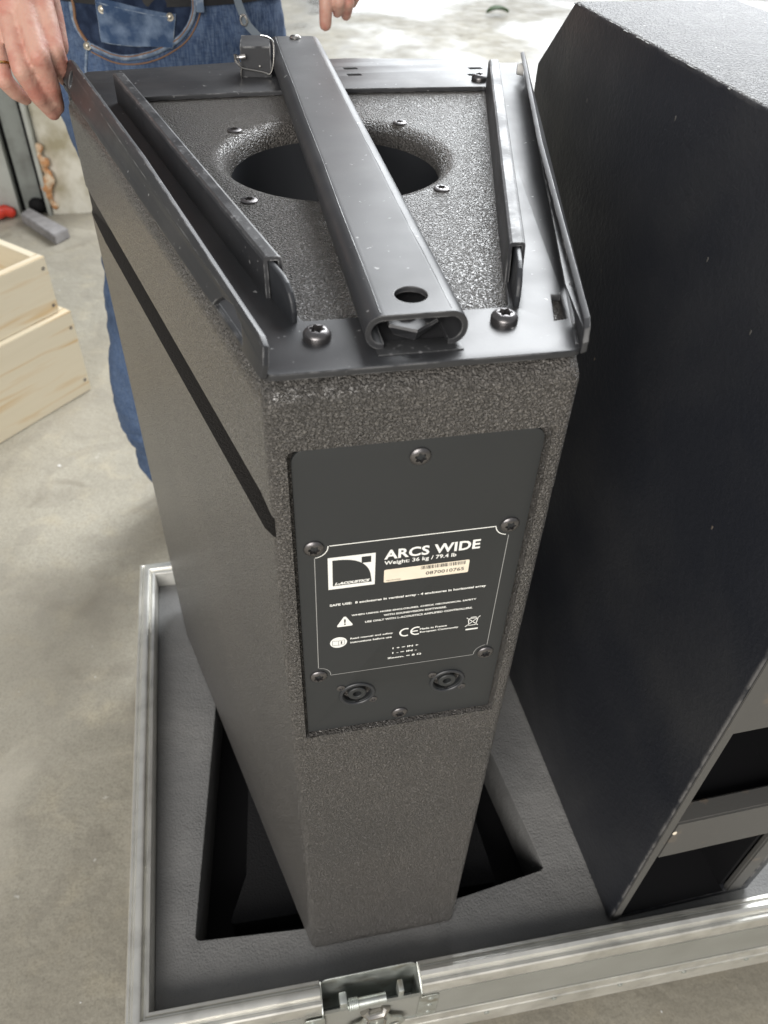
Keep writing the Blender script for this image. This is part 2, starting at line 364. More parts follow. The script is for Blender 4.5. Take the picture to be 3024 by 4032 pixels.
def inset(pts, d):
    n = len(pts); ar = sum(pts[i][0] * pts[(i + 1) % n][1] - pts[(i + 1) % n][0] * pts[i][1] for i in range(n)); sg = 1 if ar > 0 else -1
    out = []
    for i in range(n):
        p = Vector(pts[i]); e1 = (p - Vector(pts[i - 1])).normalized(); e2 = (Vector(pts[(i + 1) % n]) - p).normalized()
        n1 = Vector((-e1.y, e1.x)) * sg; n2 = Vector((-e2.y, e2.x)) * sg
        k = 1 + n1.dot(n2); q = p + (n1 + n2) * (d / k); out.append((q.x, q.y))
    return out
def loft(bm, rings, cap=True):
    rs = [[bm.verts.new(p) for p in r] for r in rings]; n = len(rs[0])
    for a, b in zip(rs, rs[1:]):
        for i in range(n): bm.faces.new((a[i], a[(i + 1) % n], b[(i + 1) % n], b[i]))
    if cap: bm.faces.new(rs[0][::-1]); bm.faces.new(rs[-1])
    return rs
def box(bm, a, b, bev=0.0, seg=2):
    t = bmesh.new(); bmesh.ops.create_cube(t, size=1)
    for v in t.verts: v.co = Vector([a[i] + (b[i] - a[i]) * (v.co[i] + 0.5) for i in range(3)])
    if bev: bmesh.ops.bevel(t, geom=t.edges[:], offset=bev, segments=seg, profile=0.5, affect='EDGES')
    join(bm, t)
def join(bm, t, mw=None):
    if mw is not None: t.transform(mw)
    me = bpy.data.meshes.new('j'); t.to_mesh(me); t.free(); bm.from_mesh(me); bpy.data.meshes.remove(me)
def prism(bm, poly, z0, z1):
    loft(bm, [[(x, y, z0) for x, y in poly], [(x, y, z1) for x, y in poly]])
def lathe(bm, prof, n=24, star=None):
    """prof: (radius, z[, starflag])"""
    rings = []
    for q in prof:
        r, z = q[0], q[1]; s = len(q) > 2
        rings.append([(r * (1 + (0.20 * math.cos(6 * 2 * PI * k / n) if s else 0)) * math.cos(2 * PI * k / n),
                       r * (1 + (0.20 * math.cos(6 * 2 * PI * k / n) if s else 0)) * math.sin(2 * PI * k / n), z) for k in range(n)])
    loft(bm, rings)
def tube(bm, pts, r, seg=8, cyc=False, smooth=0):
    P = [Vector(p) for p in pts]
    for _ in range(smooth):
        Q = []
        n = len(P)
        for i in range(n if cyc else n - 1):
            a, b = P[i], P[(i + 1) % n]; Q += [a.lerp(b, 0.25), a.lerp(b, 0.75)]
        P = Q if cyc else [P[0]] + Q + [P[-1]]
    rad = r if callable(r) else (lambda t: r)
    n = len(P); rings = []; nrm = None
    for i in range(n):
        if cyc: t = (P[(i + 1) % n] - P[i - 1])
        else: t = (P[min(i + 1, n - 1)] - P[max(i - 1, 0)])
        t.normalize()
        if nrm is None: nrm = t.orthogonal().normalized()
        nrm = (nrm - t * nrm.dot(t)).normalized(); bn = t.cross(nrm)
        rr = rad(i / max(1, n - 1))
        rings.append([P[i] + nrm * rr * math.cos(2 * PI * k / seg) + bn * rr * math.sin(2 * PI * k / seg) for k in range(seg)])
    if cyc:
        rs = [[bm.verts.new(p) for p in q] for q in rings]
        for i in range(n):
            a, b = rs[i], rs[(i + 1) % n]
            for k in range(seg): bm.faces.new((a[k], a[(k + 1) % seg], b[(k + 1) % seg], b[k]))
    else: loft(bm, rings)
def capsule(bm, a, b, ra, rb, seg=16):
    a, b = Vector(a), Vector(b)
    for p, r in ((a, ra), (b, rb)):
        bmesh.ops.create_icosphere(bm, subdivisions=2, radius=r, matrix=Matrix.Translation(p))
    d = b - a
    if d.length > 1e-5:
        mw = Matrix.Translation((a + b) / 2) @ d.to_track_quat('Z', 'Y').to_matrix().to_4x4()
        bmesh.ops.create_cone(bm, cap_ends=True, segments=seg, radius1=ra, radius2=rb, depth=d.length, matrix=mw)
def chain(bm, pts, rad):
    for (a, ra), (b, rb) in zip(zip(pts, rad), list(zip(pts, rad))[1:]): capsule(bm, a, b, ra, rb)
def remesh(bm, vox, it=4, fac=0.5):
    return evalmesh(tomesh(bm), [('REMESH', dict(mode='VOXEL', voxel_size=vox, use_smooth_shade=True)), ('SMOOTH', dict(factor=fac, iterations=it))])
def boolean(me, cutter_bms):
    for c in cutter_bms:
        cme = tomesh(c); co_ = bpy.data.objects.new('cut', cme); COL.objects.link(co_)
        me = evalmesh(me, [('BOOLEAN', dict(operation='DIFFERENCE', object=co_, solver='EXACT'))])
        bpy.data.objects.remove(co_)
    return me

# ------------------------------------------------------------------ setting: floor, wall
FZ = -0.25
bm = bmesh.new()
bmesh.ops.create_grid(bm, x_segments=1, y_segments=1, size=40)
bmesh.ops.translate(bm, verts=bm.verts, vec=(0, 20, FZ))
tag(obj('floor', bm, M['concrete']), kind='structure')

wall = thing('garage_wall', 'stained off white plaster wall standing behind the grey steel door post', 'wall', (-0.55, 2.86, FZ))
bm = bmesh.new(); rings = []
nx, nz = 12, 40
V = {}
for i in range(nx + 1):
    for j in range(nz + 1):
        x = -0.69 + 0.25 * i / nx; z = FZ - 0.01 + 2.6 * j / nz
        d = 0.02 * noise.noise((x * 6, 3.1, z * 6)) + 0.03 * max(0, 1 - (z - FZ) / 0.12)
        V[i, j] = bm.verts.new((x, 2.745 - d, z))
for i in range(nx):
    for j in range(nz): bm.faces.new((V[i, j], V[i + 1, j], V[i + 1, j + 1], V[i, j + 1]))
box(bm, (-0.70, 2.77, FZ - 0.01), (-0.44, 3.0, FZ + 2.59))
obj('plaster', bm, M['plaster'], wall, ang=60)
bm = bmesh.new()
for k in range(10):
    z = FZ + 0.03 + 0.022 * k + random.uniform(-.004, .004)
    bmesh.ops.create_icosphere(bm, subdivisions=2, radius=random.uniform(.012, .024),
        matrix=Matrix.Translation((-0.682 + random.uniform(-.014, .014), 2.725 + random.uniform(-.012, .006), z)))
me = remesh(bm, 0.006, 2); link('sealant_bead', None)
bpy.data.objects.remove(bpy.data.objects['sealant_bead'])
obj('sealant_bead', frombm(me), M['sealant'], wall, ang=60)

fr = thing('steel_door_frame', 'grey steel door frame with upright folds beside the plaster wall', 'door frame', (-0.8, 2.74, FZ))
def upright(name, x0, x1, y0, y1, m, par=fr, bev=0.004):
    b_ = bmesh.new(); box(b_, (x0, y0, FZ - 0.005), (x1, y1, FZ + 2.4), bev); return obj(name, b_, m, par)
upright('outer_jamb', -1.60, -0.803, 2.715, 2.80, M['steel_light'])
upright('shadow_groove', -0.8025, -0.788, 2.755, 2.80, M['dark'])
upright('web_panel', -0.7875, -0.722, 2.738, 2.80, M['steel_grey'])
upright('door_seal', -0.7215, -0.7085, 2.725, 2.80, M['dark'])
upright('edge_trim', -0.708, -0.694, 2.700, 2.768, M['steel_light'])
bm = bmesh.new(); bmesh.ops.create_icosphere(bm, subdivisions=2, radius=0.03, matrix=Matrix.Translation((-0.742, 2.722, FZ + 0.03)))
for v in bm.verts: v.co.y = 2.722 + (v.co.y - 2.722) * 0.5
obj('dark_plug', bm, M['dark'], fr)
bm = bmesh.new()
for k in range(4):
    bmesh.ops.create_icosphere(bm, subdivisions=2, radius=random.uniform(.018, .026), matrix=Matrix.Translation((-0.885 + .018 * k, 2.685 + random.uniform(-.01, .01), FZ + 0.02 + random.uniform(0, .012))))
tag(obj('red_scrap', frombm(remesh(bm, 0.006, 2)), M['red'], loc=(-0.85, 2.69, FZ)), 'crumpled bright red plastic scrap lying at the foot of the door frame', 'scrap')

# grey offcut lying on the floor
bm = bmesh.new()
pts = [(-0.790, 2.645), (-0.765, 2.700), (-0.612, 2.50), (-0.655, 2.445)]
loft(bm, [[(x, y, FZ + 0.001) for x, y in pts], [(x * .985 - 0.011, y * 0.995 + .012, FZ + 0.035) for x, y in pts]])
bmesh.ops.bevel(bm, geom=bm.edges[:], offset=0.003, segments=2, affect='EDGES')
tag(obj('wood_offcut', bm, M['grey_wood'], loc=(-0.70, 2.57, FZ)), 'short grey weathered wooden offcut lying flat near the door frame', 'offcut')
# leaf
bm = bmesh.new(); n = 12; row = []
for i in range(n + 1):
    t = i / n; wv = 0.045 * math.sin(PI * t) ** 0.8 + 0.001; x = 1.86 + 0.17 * t; zc = FZ + 0.012 + 0.02 * math.sin(PI * t)
    row.append([bm.verts.new((x, 5.76 + s * wv + 0.02 * t, zc + abs(s) * 0.018)) for s in (-1, -.5, 0, .5, 1)])
for a, b in zip(row, row[1:]):
    for k in range(4): bm.faces.new((a[k], a[k + 1], b[k + 1], b[k]))
lf = obj('leaf', frombm(evalmesh(tomesh(bm), [('SOLIDIFY', dict(thickness=0.003))])), M['leaf'], loc=(1.95, 5.76, FZ), ang=60)
tag(lf, 'single dark green leaf lying on the wet far floor', 'leaf')
# specks nobody could count
bm = bmesh.new()
for k in range(80):
    x = random.uniform(-1.3, 1.4); y = random.uniform(-0.25, 3.6); r = random.choice((.0010, .0013, .0016, .002, .003)) 
    if random.random() < .06: r = .0045
    bmesh.ops.create_icosphere(bm, subdivisions=1, radius=r, matrix=Matrix.Translation((x, y, FZ + r * .2)) @ Matrix.Diagonal((1, random.uniform(.5, 1.6), .45, 1)))
tag(obj('floor_specks', bm, M['chip'], loc=(0, 1.5, FZ)), 'pale specks and crumbs scattered over the concrete floor', 'debris', kind='stuff')

# ------------------------------------------------------------------ shared screws
def screw_mesh(rad, h, base=0.0):
    b_ = bmesh.new()
    prof = [(rad * 0.98, -0.0005), (rad, base * 0.15), (rad, base), (rad * .97, base + h * .18), (rad * .86, base + h * .55), (rad * .70, base + h * .85), (rad * .60, base + h),
            (rad * .50, base + h * .99, 1), (rad * .47, base + h - rad * .42, 1), (0.0002, base + h - rad * .46)]
    lathe(b_, prof, 36); bmesh.ops.recalc_face_normals(b_, faces=b_.faces)
    me_ = bpy.data.meshes.new('screw'); b_.to_mesh(me_); b_.free(); sharp(me_, 40)
    return me_
SM_bolt = screw_mesh(0.0073, 0.0027, 0.0028); SM_flat = screw_mesh(0.0058, 0.0008, 0.0003); SM_plate = screw_mesh(0.0060, 0.0014, 0.0006)
for me_, m_ in ((SM_bolt, 'screw'), (SM_flat, 'screw'), (SM_plate, 'screw')): me_.materials.append(M[m_])
def put(name, me, loc, parent, rot=None): return link(name, me, None, parent, loc, rot)
REAR = (PI / 2, 0, 0)

# ------------------------------------------------------------------ loudspeaker
H = 0.76; WR = 0.0815; WF = 0.2162; D = 0.484; SL = (WF - WR) / D
spk = thing('loudspeaker', 'black textured wedge shaped loudspeaker standing upright in the foam with its label plate facing us', 'loudspeaker', (0, 0.24, 0))
base = [(-WR, 0), (WR, 0), (WF, D), (-WF, D)]
RC = [0.0075, 0.0075, 0.008, 0.008]
rings = []
def ring(dd, z): return [(x, y, z) for x, y in rounded(inset(base, dd), [max(0.003, r - dd * .5) for r in RC], 5)]
for k in range(4):
    a = PI / 2 * k / 3; rings.append(ring(0.0035 * (1 - math.sin(a)), 0.0035 * (1 - math.cos(a))))
for k in range(9):
    a = PI / 2 * k / 8; rings.append(ring(0.0145 * (1 - math.cos(a)), H - 0.0145 + 0.0145 * math.sin(a)))
bm = bmesh.new(); loft(bm, rings)
cab = tomesh(bm)
HC = Vector((-0.001, 0.302)); HRX, HRY = 0.080, 0.077
c1 = bmesh.new(); rr = []
for e, z in ((0, 0.655), (0, H - 0.014), (0.0008, H - 0.010), (0.003, H - 0.0058), (0.0065, H - 0.0025), (0.0100, H - .0008), (0.0140, H), (0.019, H + 0.004)):
    rr.append([(HC.x + (HRX + e) * math.cos(2 * PI * k / 64), HC.y + (HRY + e) * math.sin(2 * PI * k / 64), z) for k in range(64)])
loft(c1, rr)
# plate pocket in the rear face
c2 = bmesh.new(); pk = rounded([(-0.0725, 0.4450), (0.0725, 0.4450), (0.0725, 0.7195), (-0.0725, 0.7195)], [.002, .002, .004, .004], 4)
loft(c2, [[(x, -0.02, z) for x, z in pk], [(x, 0.0075, z) for x, z in pk]])
# slot milled along both slanted sides, tapering out towards the rear corner
def sidecut(sg):
    c = bmesh.new()
    d0 = Vector((sg * SL, 1, 0)).normalized(); nin = Vector((-sg * d0.y, abs(d0.x), 0))
    O = Vector((sg * WR, 0, 0))
    rg = []
    for s, dep, z0, z1 in ((-0.004, -0.002, 0.660, 0.670), (0.02, 0.010, 0.6495, 0.6775), (0.44, 0.015, 0.6470, 0.6800), (0.494, 0.003, 0.654, 0.682), (0.512, -0.002, 0.672, 0.684)):
        q = O + d0 * s; a = q - nin * 0.02; b = q + nin * dep
        rg.append([(a.x, a.y, z0 - .0), (b.x, b.y, z0), (b.x, b.y, z1), (a.x, a.y, z1 + .0)])
    loft(c, rg); return c
# slots under the front strip
cs = bmesh.new()
SLOTS = [(0.0466, 0.5191), (0.0468, 0.4977), (0.1691, 0.5108), (0.1624, 0.4889)]
for x, y in SLOTS:
    if y < D - .012: box(cs, (x - .006, y - .003, H - .012), (x + .006, y + .003, H + .01))
cab = boolean(cab, [c1, c2, sidecut(-1), sidecut(1)])
cabo = obj('cabinet', frombm(cab), M['paint'], spk, ang=32)
cabo.data.materials.append(M['slot'])
pc = WL['loudspeaker']
for p in cabo.data.polygons:
    q = p.center + pc
    if .645 < q.z < .686 and q.y > .001 and abs(q.x) < WR + SL * q.y - .0014: p.material_index = 1
# top lip that carries the front strip, in front of the cabinet edge
bm = bmesh.new()
pts = [(-WF + .003, D + .002), (WF - .003, D + .002), (WF + .003, D + .052), (-WF - .003, D + .052)]
loft(bm, [[(x, y, 0.02) for x, y in pts], [(x, y, H - .008) for x, y in pts], [(x * .985, y * .998 + .0005, H - .001) for x, y in pts]])
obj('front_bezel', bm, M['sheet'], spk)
# cup below the round opening
bm = bmesh.new(); rr = []
for k in range(15):
    a = PI / 2 * k / 14
    s = max(.004, math.cos(a) ** 0.62); rr.append([(HC.x + (HRX - 0.0005) * s * math.cos(2 * PI * j / 64), HC.y + (HRY - 0.0005) * s * math.sin(2 * PI * j / 64), H - 0.0150 - 0.075 * math.sin(a)) for j in range(64)])
loft(bm, rr, cap=False)
obj('handle_cup', bm, M['cup'], spk, ang=80)
for x, y in ((-0.0735, 0.3647), (0.0635, 0.3703), (-0.0719, 0.2222), (0.0635, 0.2273)):
    put('cup_screw', SM_flat, (x, y, H + .0004), spk, (0, 0, random.uniform(0, 1)))

# rigging frame: flat sheet ring
SZ = 0.764; FT = 0.004
rx = lambda y: 0.0795 + SL * y
ix = lambda y: 0.0425 + 0.266 * y
outer = rounded([(-rx(.003), .003), (rx(.003), .003), (rx(.528), .528), (.1735, .528), (.1725, .545), (.05, .5555), (-.06, .549), (-.157, .532), (-rx(.532) + .03, .526), (-rx(.49), .49)],
                [.008, .008, .003, .002, .002, .0, .0, .003, .004, .003], 4)
inner = rounded([(-ix(.051), .0515), (ix(.051), .0515), (ix(.45), .4505), (.0, .4550), (-ix(.45), .4440)], [.003, .003, .003, 0, .003], 3)
def rrect(x, y, a, b, sk=0): return [(x - a, y - b), (x + a, y - b), (x + a + sk, y + b), (x - a + sk, y + b)]
holes = [rrect(x, y, .0062, .0030, -.001) for x, y in SLOTS]
holes.append([(0.0765, 0.0335), (0.0835, 0.0345), (0.0895, .0595), (0.0845, .0605)])
bm = plate2d([outer, inner] + holes, FT, 0.0009, Matrix.Translation((0, 0, H + .0004)))
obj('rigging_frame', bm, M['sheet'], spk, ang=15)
for x, y in SLOTS:
    bm = bmesh.new(); box(bm, (x - .0075, y - .0035, H - .0006), (x + .0065, y + .0035, H + .0009)); obj('slot_shade', bm, M['dark'], spk)  # black inset standing in for the shade seen through the slot
# slanted side flanges with their lugs
for sg in (-1, 1):
    d0 = Vector((sg * SL, 1, 0)).normalized(); nin = Vector((-sg * d0.y, abs(d0.x), 0))
    u = (nin * 0.0095 + Vector((0, 0, 0.022))).normalized(); nn = d0.cross(u)
    prof = [(.002, -.001), (.002, .009), (.0055, .0195), (.0115, .0228), (.25, .0236), (.478, .0255), (.490, .0250), (.5130, .0155), (.5175, .0100), (.5135, .0055), (.500, .0045),
            (.4640, .0030), (.455, .0008), (.077, .0008), (.0745, .0045), (.068, .0100), (.052, .0130), (.036, .0105), (.030, .0050), (.0285, 0.0)]
    prof = rounded(prof, .0015, 2)
    ho = circ(.4745, .0125, .0068, 20)
    O = Vector((sg * WR, 0, SZ))
    mw = Matrix.Identity(4); zz = d0.cross(u)
    for i in range(3): mw[i][0] = d0[i]; mw[i][1] = u[i]; mw[i][2] = zz[i]
    mw.translation = O - zz * (0.0 if zz.dot(nin) > 0 else 0.0034)
    bm = plate2d([prof, ho], 0.0034, 0.0006, mw)
    for v in bm.verts:
        sv = (v.co - O).dot(d0); tv = (v.co - O).dot(u)
        if sv < .060:
            k = min(1, (.060 - sv) / .050); k = k * k * (3 - 2 * k)
            v.co += -nin * (.0030 if sg < 0 else .0062) * k * max(0, tv) / .0228 - u * max(0, tv) * (.18 if sg < 0 else .32) * k
    # bend radius between sheet and flange
    p0 = O + d0 * .008 + nin * .0040; p1 = O + d0 * .455 + nin * .0040
    tube(bm, [p0 + Vector((0, 0, -.0014)), p1 + Vector((0, 0, -.0014))], .0022, 10)
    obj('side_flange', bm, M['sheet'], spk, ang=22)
    # pivot boss seen through the lug hole
    bm = bmesh.new(); c = O + d0 * .4745 + u * .0125 + nin * .0075
    bmesh.ops.create_cone(bm, cap_ends=True, segments=20, radius1=.0055, radius2=.0045, depth=.006, matrix=Matrix.Translation(c) @ nin.to_track_quat('Z', 'Y').to_matrix().to_4x4())
    obj('lug_bush', bm, M['chip'], spk)
# inverted channels along the inner edges, each with its rounded locking plate
for sg in (-1, 1):
    xi = lambda y: sg * (0.0425 + 0.2655 * y + .0045)
    wch, hch, th = 0.0050, 0.0265, 0.0022
    y0, y1 = 0.0775, 0.449 if sg > 0 else 0.430
    cs_ = [(-wch, 0.0), (-wch, hch - .0022), (-wch + .0007, hch - .0007), (-wch + .0022, hch), (wch - .0022, hch), (wch - .0007, hch - .0007), (wch, hch - .0022), (wch, .0095), (wch - th, .0095),
           (wch - th, hch - th), (-wch + th, hch - th), (-wch + th, 0.0)]
    bm = bmesh.new(); rg = []
    for y in (y0, y1):
        sl = -.003 if y == y1 else .0
        rg.append([(xi(y) - sg * c * 1.0, y + (z * .10 if y == y0 else 0), H + .0005 + z) for c, z in cs_] if sg < 0 else
                  [(xi(y) + c, y + (z * .10 if y == y0 else 0), H + .0005 + z) for c, z in cs_])
    loft(bm, rg)
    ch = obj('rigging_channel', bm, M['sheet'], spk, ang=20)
    ch.data.materials.append(M['sheet_worn'])
    for p in ch.data.polygons:
        if p.normal.z > .6: p.material_index = 1
    lp = [(.0015, 0), (-.0005, .003), (-.001, .010), (.0005, .0150), (.0035, .0190), (.0080, .0222), (.0140, .0238), (.30, .0238), (.30, 0)]
    lp = rounded([(.052 + a, b) for a, b in lp], .0015, 2)
    d0 = Vector((sg * .2655, 1, 0)).normalized(); zz = d0.cross(Vector((0, 0, 1)))
    mw = Matrix.Identity(4)
    for i in range(3): mw[i][0] = d0[i]; mw[i][1] = (0, 0, 1)[i]; mw[i][2] = zz[i]
    mw.translation = Vector((xi(0), 0, H + .0008)) - zz * .0017
    obj('locking_plate', plate2d([lp], .0034, .0012, mw, 3), M['cup'], ch)
# bolts
for x, y in ((-.0508, .0335), (.0490, .0362), (.1609, .4698)):
    put('bolt', SM_bolt, (x, y, SZ + .0004), spk, (0, 0, random.uniform(0, 1)))
# centre rail, a C section
XC = -0.0030; hw = 0.0262; zt = 0.7835; zb = SZ + .0006; rad = 0.0090
def crail(off):
    a = hw - off; t = zt - off; b = zb + off; r = rad - off * .9; o_ = []
    o_.append((-0.0165, b))
    for k in range(7): q = -PI / 2 - PI / 2 * k / 6; o_.append((-a + r + r * math.cos(q), b + r + r * math.sin(q)))
    for k in range(7): q = PI - PI / 2 * k / 6; o_.append((-a + r + r * math.cos(q), t - r + r * math.sin(q)))
    o_.append((-a + r + .0012, t)); o_.append((a - r - .0012, t))
    for k in range(7): q = PI / 2 - PI / 2 * k / 6; o_.append((a - r + r * math.cos(q), t - r + r * math.sin(q)))
    for k in range(7): q = -PI / 2 * k / 6; o_.append((a - r + r * math.cos(q), b + r + r * math.sin(q)))
    o_.append((0.0165, b)); return o_
sec = crail(0) + crail(.0032)[::-1]
bm = bmesh.new(); ye = 0.5590; yn = 0.0175
sec3 = [(XC + x, z) for x, z in sec]
cx_, cz_ = XC, (zt + zb) / 2
rg = [[(x, y, z) for x, z in sec3] for y in (yn, ye)]
loft(bm, rg)
rail_me = tomesh(bm)
ch_ = bmesh.new(); bmesh.ops.create_cone(ch_, cap_ends=True, segments=32, radius1=.0085, radius2=.0085, depth=.012, matrix=Matrix.Translation((-0.0025, .0365, zt)))
rail_me = boolean(rail_me, [ch_])
rail_me = evalmesh(rail_me, [('BEVEL', dict(width=0.0006, segments=2, limit_method='ANGLE', angle_limit=R(60)))])
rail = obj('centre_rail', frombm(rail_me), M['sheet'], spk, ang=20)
bm = bmesh.new()
for x in (-.0182, .0176):
    tube(bm, [(XC + x + .0002 * math.sin(k), yn + .003 + (ye - yn - .006) * k / 20, zt - .00015) for k in range(21)], .00035, 5)
obj('fold_line', bm, M['sheet_worn'], rail)
bm = bmesh.new()
sp_ = [(-.0125, .026), (.0005, .0185), (.0135, .028), (.0125, .060), (-.0125, .060)]
loft(bm, [[(XC + x * .72, y + .004, zb + .0008) for x, y in sp_], [(XC + x, y, zb + .0075) for x, y in sp_], [(XC + x * .96, y + .0006, zb + .0088) for x, y in sp_]])
sl_ = obj('rail_slider', bm, M['sheet'], rail)
bm = bmesh.new(); lathe(bm, [(.0055, 0), (.0058, .001), (.0052, .0024), (.0035, .0026), (.003, .0012, 1), (.0003, .0010)], 36)
bmesh.ops.translate(bm, verts=bm.verts, vec=(-.0045, .0345, zb + .0088))
obj('slider_screw', bm, M['screw'], rail)
bm = bmesh.new(); lathe(bm, [(.0052, -.0005), (.0054, .0008), (.0045, .0022), (.002, .0028), (.0003, .0028)], 24)
bmesh.ops.translate(bm, verts=bm.verts, vec=(-.0024, .5505, zt))
obj('rail_rivet', bm, M['wire'], rail)
bm = bmesh.new(); box(bm, (-.0235, .012, SZ + .0002), (.0205, .0245, SZ + .0011), .0003)
obj('rail_shim', bm, M['sheet_worn'], spk)
# latch bracket with its wire clip
lt = [(-.0585, .4955), (-.0312, .4935), (-.0300, .5160), (-.0562, .5180)]
bm = bmesh.new()
loft(bm, [[(x, y, SZ + .0005) for x, y in lt], [(x, y, .7893) for x, y in lt], [(x * 1.0 + (.0010 if i > 1 else .0004), y + (.0155 if i > 1 else .0018), .7905) for i, (x, y) in enumerate(lt)]])
for v in bm.verts: v.co.x += 0.0
bmesh.ops.bevel(bm, geom=[e for e in bm.edges], offset=.0006, segments=2, affect='EDGES')
br = obj('latch_bracket', bm, M['sheet'], spk)
bm = bmesh.new(); yw = .4915
wp = [(-.0625, .7822), (-.0628, .7786), (-.0600, .7755), (-.0580, .7731), (-.0470, .7710), (-.0362, .7688), (-.0340, .7672), (-.0318, .7695), (-.0297, .7748), (-.0284, .7830), (-.0281, .7916), (-.0290, .7945), (-.0311, .7965), (-.0350, .7983), (-.0396, .7990)]
tube(bm, [(x, yw - .001 * math.sin(i), z) for i, (x, z) in enumerate(wp)], .00085, 8, smooth=1)
tube(bm, [(-.0585, yw, .7731), (-.0592, yw, .768), (-.0588, yw + .001, .7640)], .0008, 8)
tube(bm, [(-.0632, yw, .7845), (-.0629, yw, .7780)], .0014, 8)
tube(bm, [(-.0610, yw - .0005, .7838), (-.0604, yw, .7790), (-.0592, yw, .7768)], .0009, 8)
obj('wire_clip', bm, M['wire'], br)
bm = bmesh.new(); tube(bm, [(-.0590, .4905, .7822), (-.0562, .4900, .7828), (-.0545, .4900, .7829)], .0021, 12); tube(bm, [(-.0620, .4910, .7822), (-.0540, .4910, .7829)], .0012, 10)
obj('clip_pin', bm, M['screw_light'], br)
bm = bmesh.new(); bmesh.ops.create_icosphere(bm, subdivisions=2, radius=.0012, matrix=Matrix.Translation((-.0418, .4935, .7740)))
obj('bracket_rivet', bm, M['screw_light'], br)

# connection plate on the rear face
PY = 0.0035    # outer surface of the plate
toR = Matrix(((1, 0, 0, 0), (0, 0, -1, 0), (0, 1, 0, 0), (0, 0, 0, 1)))   # (x, y, z) -> (x, -z, y)
def onplate(loops, m, name, parent, lift=0.0001, th=0.0001, bev=0):
    bm_ = plate2d(loops, th, bev, Matrix.Translation((0, PY - lift, 0)) @ toR)
    return obj(name, bm_, m, parent)
pl = rounded([(-.0702, .4470), (.0702, .4470), (.0702, .7170), (-.0702, .7170)], [.0012, .0012, .0085, .0085], 6)
chole = [circ(-.0334, .4888, .0102, 32), circ(.0336, .4885, .0102, 32)]
bm = plate2d([pl] + chole, .0022, .0004, Matrix.Translation((0, PY + .0022, 0)) @ toR)
cp = obj('connection_plate', bm, M['panel'], spk, ang=15)
for x, z in ((-.0004, .7054), (.0592, .6445), (-.0603, .6437), (.0591, .5173), (-.0607, .5170), (-.0008, .4560)):
    put('plate_screw', SM_plate, (x, PY - .0002, z), cp, (PI / 2, random.uniform(0, 1), 0))
for cx, cz in ((-.0334, .4888), (.0336, .4885)):
    mw = Matrix.Translation((cx, PY - .0001, cz)) @ Matrix.Rotation(PI / 2, 4, 'X')
    b1 = bmesh.new(); lathe(b1, [(.0130, -.0002), (.0132, .0006), (.0126, .0012), (.0112, .0013), (.0106, .0006), (.0103, -.012)], 40)
    b1.faces.ensure_lookup_table()
    bmesh.ops.delete(b1, geom=[f for f in b1.faces if len(f.verts) > 4], context='FACES'); b1.transform(mw)
    cn = obj('socket_flange', b1, M['cup'], cp)
    b1 = bmesh.new(); lathe(b1, [(.0103, -.0115), (.0103, -.0110), (.0003, -.0110)], 24); b1.transform(mw); obj('socket_floor', b1, M['dark'], cp)
    b1 = bmesh.new(); lathe(b1, [(.0066, -.0110), (.0068, .0000), (.0062, .0006), (.0036, .0006), (.0031, .0002), (.0029, -.008), (.0002, -.008)], 32); b1.transform(mw)
    obj('socket_core', b1, M['panel'], cp)
    b1 = bmesh.new()
    for a in (-PI / 2, PI * .5):
        t = bmesh.new(); box(t, (.0068, -.0013, -.011), (.0102, .0013, .0002), .0002); join(b1, t, mw @ Matrix.Rotation(a, 4, 'Z'))
    obj('socket_key', b1, M['dark'], cp)
    for sx_ in (-1, 1):
        b1 = bmesh.new(); lathe(b1, [(.0030, -.0003), (.0031, .0005), (.0022, .0010), (.0014, .0010), (.0011, .0002), (.0002, .0002)], 18)
        b1.transform(Matrix.Translation((cx + sx_ * .0118, PY - .0001, cz - sx_ * .0098)) @ Matrix.Rotation(PI / 2, 4, 'X'))
        obj('socket_screw', b1, M['screw'], cp)

FONT = None
def text(body, x0, x1, z0, z1, m, name='lettering', bold=0.0, parent=None, shear=0.0, lift=.00012, ang=0.0, base_only=True):
    cu = bpy.data.curves.new('t', 'FONT'); cu.body = body; cu.offset = bold; cu.shear = shear; cu.resolution_u = 3; cu.space_character = 1.03
    o = bpy.data.objects.new('tmp', cu); COL.objects.link(o)
    dg = bpy.context.evaluated_depsgraph_get(); dg.update()
    me = bpy.data.meshes.new_from_object(o.evaluated_get(dg)); bpy.data.objects.remove(o); bpy.data.curves.remove(cu)
    xs = [v.co.x for v in me.vertices]; ys = [v.co.y for v in me.vertices]
    ax, bx, ay, by = min(xs), max(xs), min(ys), max(ys)
    b_ = frombm(me)
    for v in b_.verts:
        fx = (v.co.x - ax) / (bx - ax); fy = (v.co.y - ay) / (by - ay)
        v.co = Vector((x0 + (x1 - x0) * fx, PY - lift, z0 + (z1 - z0) * fy + ang * (x1 - x0) * fx))
    return obj(name, b_, m, parent or cp)
W_ = M['print']; T_ = M['print_thin']
